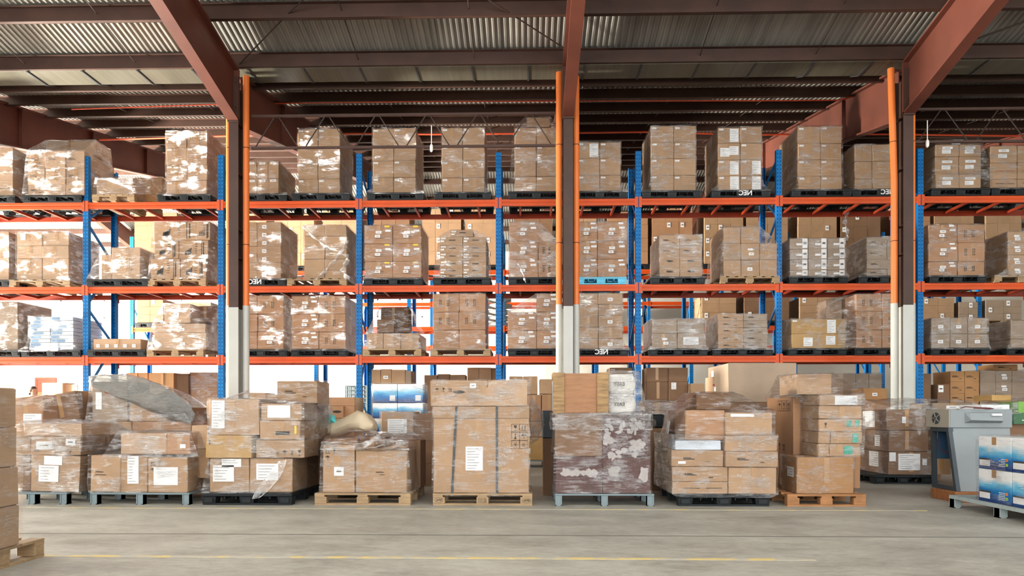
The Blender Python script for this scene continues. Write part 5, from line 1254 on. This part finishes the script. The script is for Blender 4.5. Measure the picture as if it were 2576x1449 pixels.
film_hull([at(2302, 1030, 10.7), at(2330, 1028, 10.72), at(2322, 1085, 10.65), at(2305, 1075, 10.68), at(2312, 1098, 10.67), at(2296, 1060, 10.75), at(2330, 1060, 10.6)], 'crinkled bunch of film hanging beside the grey machine', 'film_thick', amp=.05, ml=.05)
carton(xat(2350, Y8b), xat(2452, Y8b), Y8b + .05, Y8b + .7, zat(2360, 1050, Y8b), zat(2360, 1014, Y8b), mat='g', st='w2', label='cartons under film just above the grey machine')
STUFF.append((xat(2352, Y8b), xat(2450, Y8b), Y8b + .86, Y8b + 1.2, 0, zat(2360, 1051, Y8b), 'd'))
# grey machine on its skid
Ym = 8.86
xm = xat(2396, Ym); 
t = thing('skid', (xm - .09, 8.66, 0), 'short orange-brown timber skid under the grey machine', 'skid')
m = MB(); m.cbox(0, .9, 0, .1, 0, .13, .005); obj('timber', m, 'skid', t); m = MB(); m.cbox(0, .9, .42, .52, 0, .13, .005); obj('timber', m, 'skid', t); m = MB(); m.cbox(0, .1, .1, .42, 0, .13, .005); obj('timber', m, 'skid', t)
t = thing('machine', (xm, Ym - .12, .131), 'tall grey machine with a fan on its side and loose wires on top', 'machine')
W_, D_, H_ = .68, .5, .80
m = MB()   # front panel leaning back towards the top, open frame on the left side
m.loft([[(0.03, 0, 0), (W_, 0, 0), (W_, .03, 0), (.03, .03, 0)], [(-.05, .06, H_), (W_, .06, H_), (W_, .09, H_), (-.05, .09, H_)]], True, True); obj('front_panel', m, 'machine', t)
m = MB()
for (a, b) in (((.0, .02, 0), (-.07, .08, H_)), ((.0, D_, 0), (-.02, D_, H_))): m.bar(a, b, .05, .05)
m.bar((0, 0, .025), (0, D_, .025), .05, .05); m.bar((-.06, .05, H_ - .025), (-.03, D_, H_ - .025), .05, .05); obj('side_frame', m, 'machine_dark', t)
m = MB(); m.box(-.02, W_, D_ - .02, D_, .38, H_); obj('rear_panel', m, 'machine_blue', t)
m = MB(); m.box(W_ - .02, W_, .06, D_, 0, H_); obj('right_panel', m, 'machine', t)
m = MB(); m.cbox(-.08, W_ + .02, .04, D_ + .06, H_, H_ + .235, .008); m.loft([[(.1, .045, H_ + .06), (.56, .045, H_ + .06), (.56, .045, H_ + .2), (.1, .045, H_ + .2)], [(.14, -.03, H_ + .10), (.54, -.03, H_ + .09), (.54, -.0, H_ + .19), (.14, -.0, H_ + .19)]], False, True)
hd = obj('head_unit', m, 'machine', t)
m = MB(); m.box(-.086, -.078, .05, D_ + .05, H_ + .005, H_ + .23); obj('side_cover', m, 'machine_beige', hd)
m = MB(); n = 20
cy, cz, r_ = .32, H_ + .12, .075
m.loft([[(-.088, cy + r_ * 1.9 * .6 * math.cos(a), cz + r_ * math.sin(a)) for a in [2 * math.pi * k / n for k in range(n)]], [(-.094, cy + r_ * 1.14 * math.cos(a), cz + r_ * math.sin(a)) for a in [2 * math.pi * k / n for k in range(n)]]], True, True); obj('fan_opening', m, 'machine_dark', hd)
m = MB()
for k in range(5):
    a = 2 * math.pi * k / 5; m.bar((-.096, cy, cz), (-.096, cy + .085 * math.cos(a), cz + .073 * math.sin(a)), .008, .008)
m.tube([(-.094, cy, cz), (-.1, cy, cz)], .022, 12); obj('fan_guard', m, 'machine_beige', hd)
m = MB(); m.box(.40, .52, -.036, -.012, H_ + .155, H_ + .18); obj('paper_label', m, 'paper', hd)
m = MB(); m.tube([(.03, .0, H_ + .25), (.15, .1, H_ + .27), (.3, .12, H_ + .26), (.45, .08, H_ + .25), (.5, .1, H_ + .245), (.42, .05, H_ + .24), (.3, -.01, H_ + .245), (.2, .02, H_ + .25)], .006, 6); obj('loose_wire', m, 'wire', t, 40)
m = MB(); m.tube([(-.05, .35, H_ - .03), (-.06, .34, H_ - .15), (-.06, .28, H_ - .28), (-.05, .18, H_ - .33), (-.05, .1, H_ - .26)], .005, 6); obj('loose_wire', m, 'wire', t, 40)
# printed boxes on a slatted grey pallet at the right edge
XP = 5.02
pallet('slat', XP, XP + 1.1, 6.62, 1.65, 0, 'grey slatted pallet at the right edge under the blue boxes')
for r in range(2):
    for c in range(2):
        ya = at_x(2461, XP + .04) - .53 * c
        t = thing('printed_box', (XP + .04, ya - .525, ZP + .358 * r), 'blue and white printed box at the right edge, %s, %s' % (('lower', 'upper')[r], ('beside the machine', 'cut by the frame')[c]), 'box', 'blue boxes at the right edge')
        m = MB(); m.cbox(0, .5, 0, .52, 0, .355, .005); obj('box_body', m, 'bluebox', t)
        m = MB(); m.box(-.0025, 0, .33, .5, .035, .10); obj('paper_label', m, 'paper', t)
        m = MB(); m.box(-.002, 0, .32, .5, .1, .118); obj('printed_stripe', m, 'ink', t)
        for y, z, mt, nm in ((.05, .10, 'orangesq', 'orange_square'), (.05, .05, 'greensq', 'green_square')):
            m = MB(); m.box(-.0025, 0, y, y + .03, z, z + .03); obj(nm, m, mt, t)
        m = MB()
        for k in range(5): m.box(-.002, 0, .09, .09 + .05 + .06 * random.random(), .045 + .018 * k, .052 + .018 * k)
        for k in range(3): m.box(-.002, 0, .3, .34 + .1 * random.random(), .2 + .02 * k, .205 + .02 * k)
        obj('printed_text', m, 'paper', t)
        m = MB(); m.box(-.002, 0, .23, .30, .27, .3545); obj('packing_tape', m, 'tape', t)
m = MB(); xg = XP + .03
film_hull(P_of((xg, xg + .55, 6.6, at_x(2461, XP + .04), ZP, ZP + .72), g=.012), 'clear film round the blue boxes at the right edge', 'film_light')
# things behind the machine at the right edge
Yr = 9.9
x0, x1 = xat(2468, Yr), xat(2540, Yr)
zb_ = zat(2470, 1068, Yr)
t = thing('printed_box', ((x0 + x1) / 2, Yr, zb_), 'pale blue printed box under film behind the grey machine', 'box')
m = MB(); w = x1 - x0; m.cbox(-w / 2, w / 2, 0, .5, 0, zat(2470, 1018, Yr) - zb_, .005); obj('box_body', m, 'bluebox', t)
m = MB(); m.box(w * .1, w * .4, -.003, 0, .17, .2); obj('paper_label', m, 'ink', t)
STUFF.append((x0, xat(2600, Yr), Yr + .02, Yr + .6, 0, zb_ - .002, 'd'))
for (xa, xb, ya, yb, mt, lab) in ((2550, 2610, 1040, 1067, 'darkgreen', 'dark green box at the right edge below the lime one'), (2562, 2615, 1010, 1039, 'green', 'lime green box at the right edge'), (2525, 2575, 993, 1007, 'y', 'small yellow carton atop the film at the right edge')):
    m = MB(); a, b = xat(xa, Yr - .05), xat(xb, Yr - .05); z0, z1 = zat(xa, yb, Yr - .05), zat(xa, ya, Yr - .05)
    if mt == 'y': carton(a, b, Yr + .2, Yr + .6, z0, z1, mat='y', st='noline', label=lab); continue
    t = thing('box', ((a + b) / 2, Yr - .05, z0), lab, 'box'); m.cbox(-(b - a) / 2, (b - a) / 2, 0, .5, 0, z1 - z0, .005); obj('box_body', m, mt, t); m = MB(); m.box(-.05, .1, -.003, 0, .05, .06); obj('printed_text', m, 'paper', t)
film_hull([at(2466, 1016, Yr), at(2540, 1012, Yr), at(2520, 1003, Yr + .4), at(2610, 1000, Yr + .4), at(2466, 1020, Yr + .5), at(2468, 1062, Yr - .02), at(2545, 1060, Yr - .05), at(2605, 1010, Yr - .06)], 'film over the printed boxes behind the grey machine', 'film_thick', amp=.02)

# ------------------------------------------------------------------ loads on the second rack
rb = random.Random(11)
def rear(xa, xb, level, ytop, nr, mat, lab, nc=2, film=None):
    Y = YBK - .02; z0 = {3: 5.38, 2: 3.69}[level]; z1 = zat(xa, ytop, Y)
    pallet('wood' if rb.random() < .3 else 'black', xat(xa - 5, Y), xat(xb + 5, Y), Y - .03, 1.06, z0, 'pallet under the %s' % lab)
    for r in range(nr):
        for c in range(nc):
            X0, X1 = xat(xa + (xb - xa) * c / nc, Y), xat(xa + (xb - xa) * (c + 1) / nc, Y)
            za = z0 + .147 + (z1 - z0 - .147) * (nr - 1 - r) / nr; zb = z0 + .147 + (z1 - z0 - .147) * (nr - r) / nr
            carton(X0 + .003, X1 - .003, Y, Y + .95, za + .001, zb - .002, mat=mat, st='ptl' if rb.random() < .35 else '', label=fix('carton, %s %s of the %s' % (rowword(r, nr), colword(c, nc), lab)), w=.32)
wd = ['left column', 'third upright', 'fourth upright', 'middle column', 'fifth upright', 'sixth upright', 'right column', 'right edge']
for k, (xa, xb) in enumerate(((338, 445), (580, 670), (690, 790), (812, 905), (925, 1030), (1062, 1160), (1170, 1262), (1292, 1390), (1402, 1500), (1528, 1630), (1640, 1742), (1772, 1870), (1878, 1982), (2008, 2105), (2115, 2215), (2244, 2340), (2350, 2450), (2480, 2570))):
    rear(xa, xb, 3, 527 + rb.randint(-6, 12), 4, rb.choice('kkrd'), 'rear-rack upper load, %s from left' % (ordn + ['twelfth', 'thirteenth', 'fourteenth', 'fifteenth', 'sixteenth', 'seventeenth', 'eighteenth'])[k], nc=3 if k % 3 else 2)
for k, (xa, xb) in enumerate(((345, 410), (440, 530), (1100, 1180), (1766, 1852), (1872, 1985), (2012, 2100), (2320, 2400), (2412, 2460), (2480, 2570))):
    rear(xa, xb, 2, (752, 760, 745, 742, 735, 748, 750, 760, 755)[k], 3, 'dkrkdkkgg'[k], 'rear-rack lower load, %s from left' % ordn[k])
for k in range(7): STUFF.append((XC[1 + k] + .2 + .1 * (k % 3), XC[1 + k] + 1.3 + .2 * (k % 2), 26.45, 27.4, 3.70, 4.5 + .2 * (k % 3), 'krd'[k % 3])); STUFF.append((XC[1 + k] + .3, XC[1 + k] + 2.2, 26.45, 27.4, .01, 1.5 + .3 * (k % 3), 'kdg'[k % 3]))
# sacks piled on the second rack
for j in range(5):
    m = MB(); Y = YBK + .05; xa, xb = xat(1222, Y), xat(1285, Y); z = 3.70 + j * .19
    L = []
    for k in range(7):
        f = k / 6; r = math.sin(math.pi * min(max(f, .06), .94)) ** .4; x = xa + (xb - xa) * f + .03 * (j % 2)
        L.append([(x, Y + .4 + .4 * r * math.cos(a), z + .095 + .095 * r * math.sin(a)) for a in [2 * math.pi * q / 12 for q in range(12)]])
    m.loft(L, True, True); tag(obj('sack', m, 'whitesack', None, 60), 'pale sack on the rear rack left of the middle column, %s from the bottom' % ordn[j], 'sack', 'sacks on the rear rack')

# ------------------------------------------------------------------ the person half hidden at the far left
Yp = 15.4
xp = xat(85, Yp)
J = {'pelvis': (0, 0, .92), 'chest': (0, 0, 1.22), 'neck': (0, 0, 1.44), 'nk2': (0, -.01, 1.50), 'head': (0, -.02, 1.60), 'crown': (0, -.01, 1.70),
     'sl': (-.18, 0, 1.38), 'el': (-.25, .02, 1.12), 'wl': (-.22, -.14, .92), 'sr': (.18, 0, 1.38), 'er': (.25, .02, 1.12), 'wr': (.22, -.14, .92),
     'hl': (-.09, 0, .88), 'kl': (-.10, -.02, .48), 'al': (-.10, .02, .08), 'tl': (-.10, -.13, .03), 'hr': (.09, 0, .88), 'kr': (.10, -.02, .48), 'ar': (.10, .02, .08), 'tr': (.10, -.13, .03)}
RR = {'pelvis': .13, 'chest': .15, 'neck': .07, 'nk2': .055, 'head': .085, 'crown': .05, 'sl': .065, 'el': .045, 'wl': .032, 'sr': .065, 'er': .045, 'wr': .032, 'hl': .09, 'kl': .06, 'al': .042, 'tl': .035, 'hr': .09, 'kr': .06, 'ar': .042, 'tr': .035}
EE = [('pelvis', 'chest'), ('chest', 'neck'), ('neck', 'nk2'), ('nk2', 'head'), ('head', 'crown'), ('neck', 'sl'), ('sl', 'el'), ('el', 'wl'), ('neck', 'sr'), ('sr', 'er'), ('er', 'wr'), ('pelvis', 'hl'), ('hl', 'kl'), ('kl', 'al'), ('al', 'tl'), ('pelvis', 'hr'), ('hr', 'kr'), ('kr', 'ar'), ('ar', 'tr')]
for sx, s in ((-1, 'l'), (1, 'r')):
    wx, wy, wz = J['w' + s]
    J['p' + s] = (wx, wy - .06, wz - .03); RR['p' + s] = .028; EE.append(('w' + s, 'p' + s))
    for k in range(5):
        a = (k - 2) * .018
        nm = 'f%d%s' % (k, s); J[nm] = (wx + a, wy - .13 + .008 * abs(k - 2), wz - .06) if k else (wx - sx * .06, wy - .09, wz - .01); RR[nm] = .009; EE.append(('p' + s, nm))
def skin(name, joints, edges, scale, mat, parent, root='pelvis'):
    ks = [k for k in J if any(k in e for e in edges)]
    me = bpy.data.meshes.new(name); me.from_pydata([J[k] for k in ks], [(ks.index(a), ks.index(b)) for a, b in edges], [])
    o = bpy.data.objects.new(name, me); COL.objects.link(o)
    md = o.modifiers.new('skin', 'SKIN'); sv = me.skin_vertices[0].data
    for i, k in enumerate(ks): sv[i].radius = (RR[k] * scale,) * 2; sv[i].use_root = (k == (root if root in ks else ks[0]))
    o.modifiers.new('sub', 'SUBSURF').levels = 2; o.modifiers['sub'].render_levels = 2
    dg = bpy.context.evaluated_depsgraph_get(); dg.update(); m2 = bpy.data.meshes.new_from_object(o.evaluated_get(dg)); bpy.data.objects.remove(o)
    m2.materials.clear(); m2.materials.append(MATS[mat]); m2.polygons.foreach_set('use_smooth', [True] * len(m2.polygons))
    o = bpy.data.objects.new(name, m2); COL.objects.link(o); o.parent = parent; return o
t = thing('person', (xp, Yp, 0), 'person with short dark hair and pale shirt standing far left behind wrapped cartons', 'person', rz=1.2)
skin('body', J, EE, 1.0, 'skin', t)
skin('shirt', J, [e for e in EE if e in (('pelvis', 'chest'), ('chest', 'neck'), ('neck', 'sl'), ('sl', 'el'), ('neck', 'sr'), ('sr', 'er'))], 1.12, 'shirt', t)
skin('trousers', J, [e for e in EE if e in (('pelvis', 'hl'), ('hl', 'kl'), ('kl', 'al'), ('pelvis', 'hr'), ('hr', 'kr'), ('kr', 'ar'))], 1.12, 'trousers', t)
m = MB(); L = []
for k in range(8):
    f = k / 7; z = 1.575 + .155 * f; r = .092 * math.sqrt(max(.02, 1 - (f * 1.0) ** 2.5)); L.append([(r * .88 * math.cos(a), .005 + r * 1.05 * math.sin(a) + (.018 if math.sin(a) > 0 else .035 * (1 - f)), z - (.05 * max(0, math.sin(a)) if k == 0 else 0)) for a in [2 * math.pi * q / 16 for q in range(16)]])
m.loft(L, False, True); obj('hair', m, 'hair', t, 60)
m = MB(); m.tube([(0, -.066, 1.625), (0, -.088, 1.598), (0, -.066, 1.59)], [.008, .014, .008], 8)
obj('nose', m, 'skin', t, 60)
for sx in (-1, 1):
    m = MB(); m.tube([(sx * .03, -.055, 1.62), (sx * .03, -.071, 1.62)], .010, 8); obj('eye', m, 'ink', t, 60)
    m = MB(); m.tube([(sx * .066, 0, 1.64), (sx * .082, .005, 1.62), (sx * .068, 0, 1.585)], [.01, .02, .01], 8); obj('ear', m, 'skin', t, 60)
m = MB(); m.tube([(-.022, -.062, 1.56), (0, -.070, 1.558), (.022, -.062, 1.56)], .006, 6); obj('mouth', m, 'redink', t, 60)

# ------------------------------------------------------------------ build the cartons noted above
CARTS.sort(key=lambda c: -c['area'])
keep, rest = CARTS[:298], CARTS[298:]
keep = [c for c in keep if c['area'] > 0]
for c in keep:
    o = build_carton(c)
    b = c['b']; w, h, d = b[1] - b[0], b[5] - b[4], b[3] - b[2]
    if c.get('peel'):
        m = MB()
        for k, poly in enumerate(c['peel']): m.face([(-w / 2 + u, -.006 - .00005 * k, v) for u, v in poly])
        obj('torn_paper', m, 'peel', o)
    if c.get('sideprints'):
        for sym in c['sideprints']:
            m = MB()
            for poly in sym: m.face([(-w / 2 - .006, d - u, v) for u, v in poly])
            obj('printed_symbol', m, 'ink', o)
m = MB(); mats = []
def midx(k):
    if k not in mats: mats.append(k)
    return mats.index(k)
for c in rest:
    b = c['b']; m.box(*b, midx(c['mat']), .003)
    w, h = b[1] - b[0], b[5] - b[4]; S, P = style(c['st'], w, h, random)
    for (u, v, ww, hh, mt, pk) in S + (c['S'] or []):
        ww = min(ww, w * .9); hh = min(hh, h * .9); u = min(max(u, ww / 2), w - ww / 2); v = min(max(v, hh / 2), h - hh / 2)
        m.box(b[0] + u - ww / 2, b[0] + u + ww / 2, b[2] - .007, b[2] - .004, b[4] + v - hh / 2, b[4] + v + hh / 2, midx(mt))
        if pk: m.box(b[0] + u - ww * .3, b[0] + u + ww * .3, b[2] - .009, b[2] - .007, b[4] + v - hh * .1, b[4] + v + hh * .1, midx('inkmid'))
    for poly in P: m.face([(b[0] + x, b[2] - .0075, b[4] + z) for x, z in poly], midx('ink'))
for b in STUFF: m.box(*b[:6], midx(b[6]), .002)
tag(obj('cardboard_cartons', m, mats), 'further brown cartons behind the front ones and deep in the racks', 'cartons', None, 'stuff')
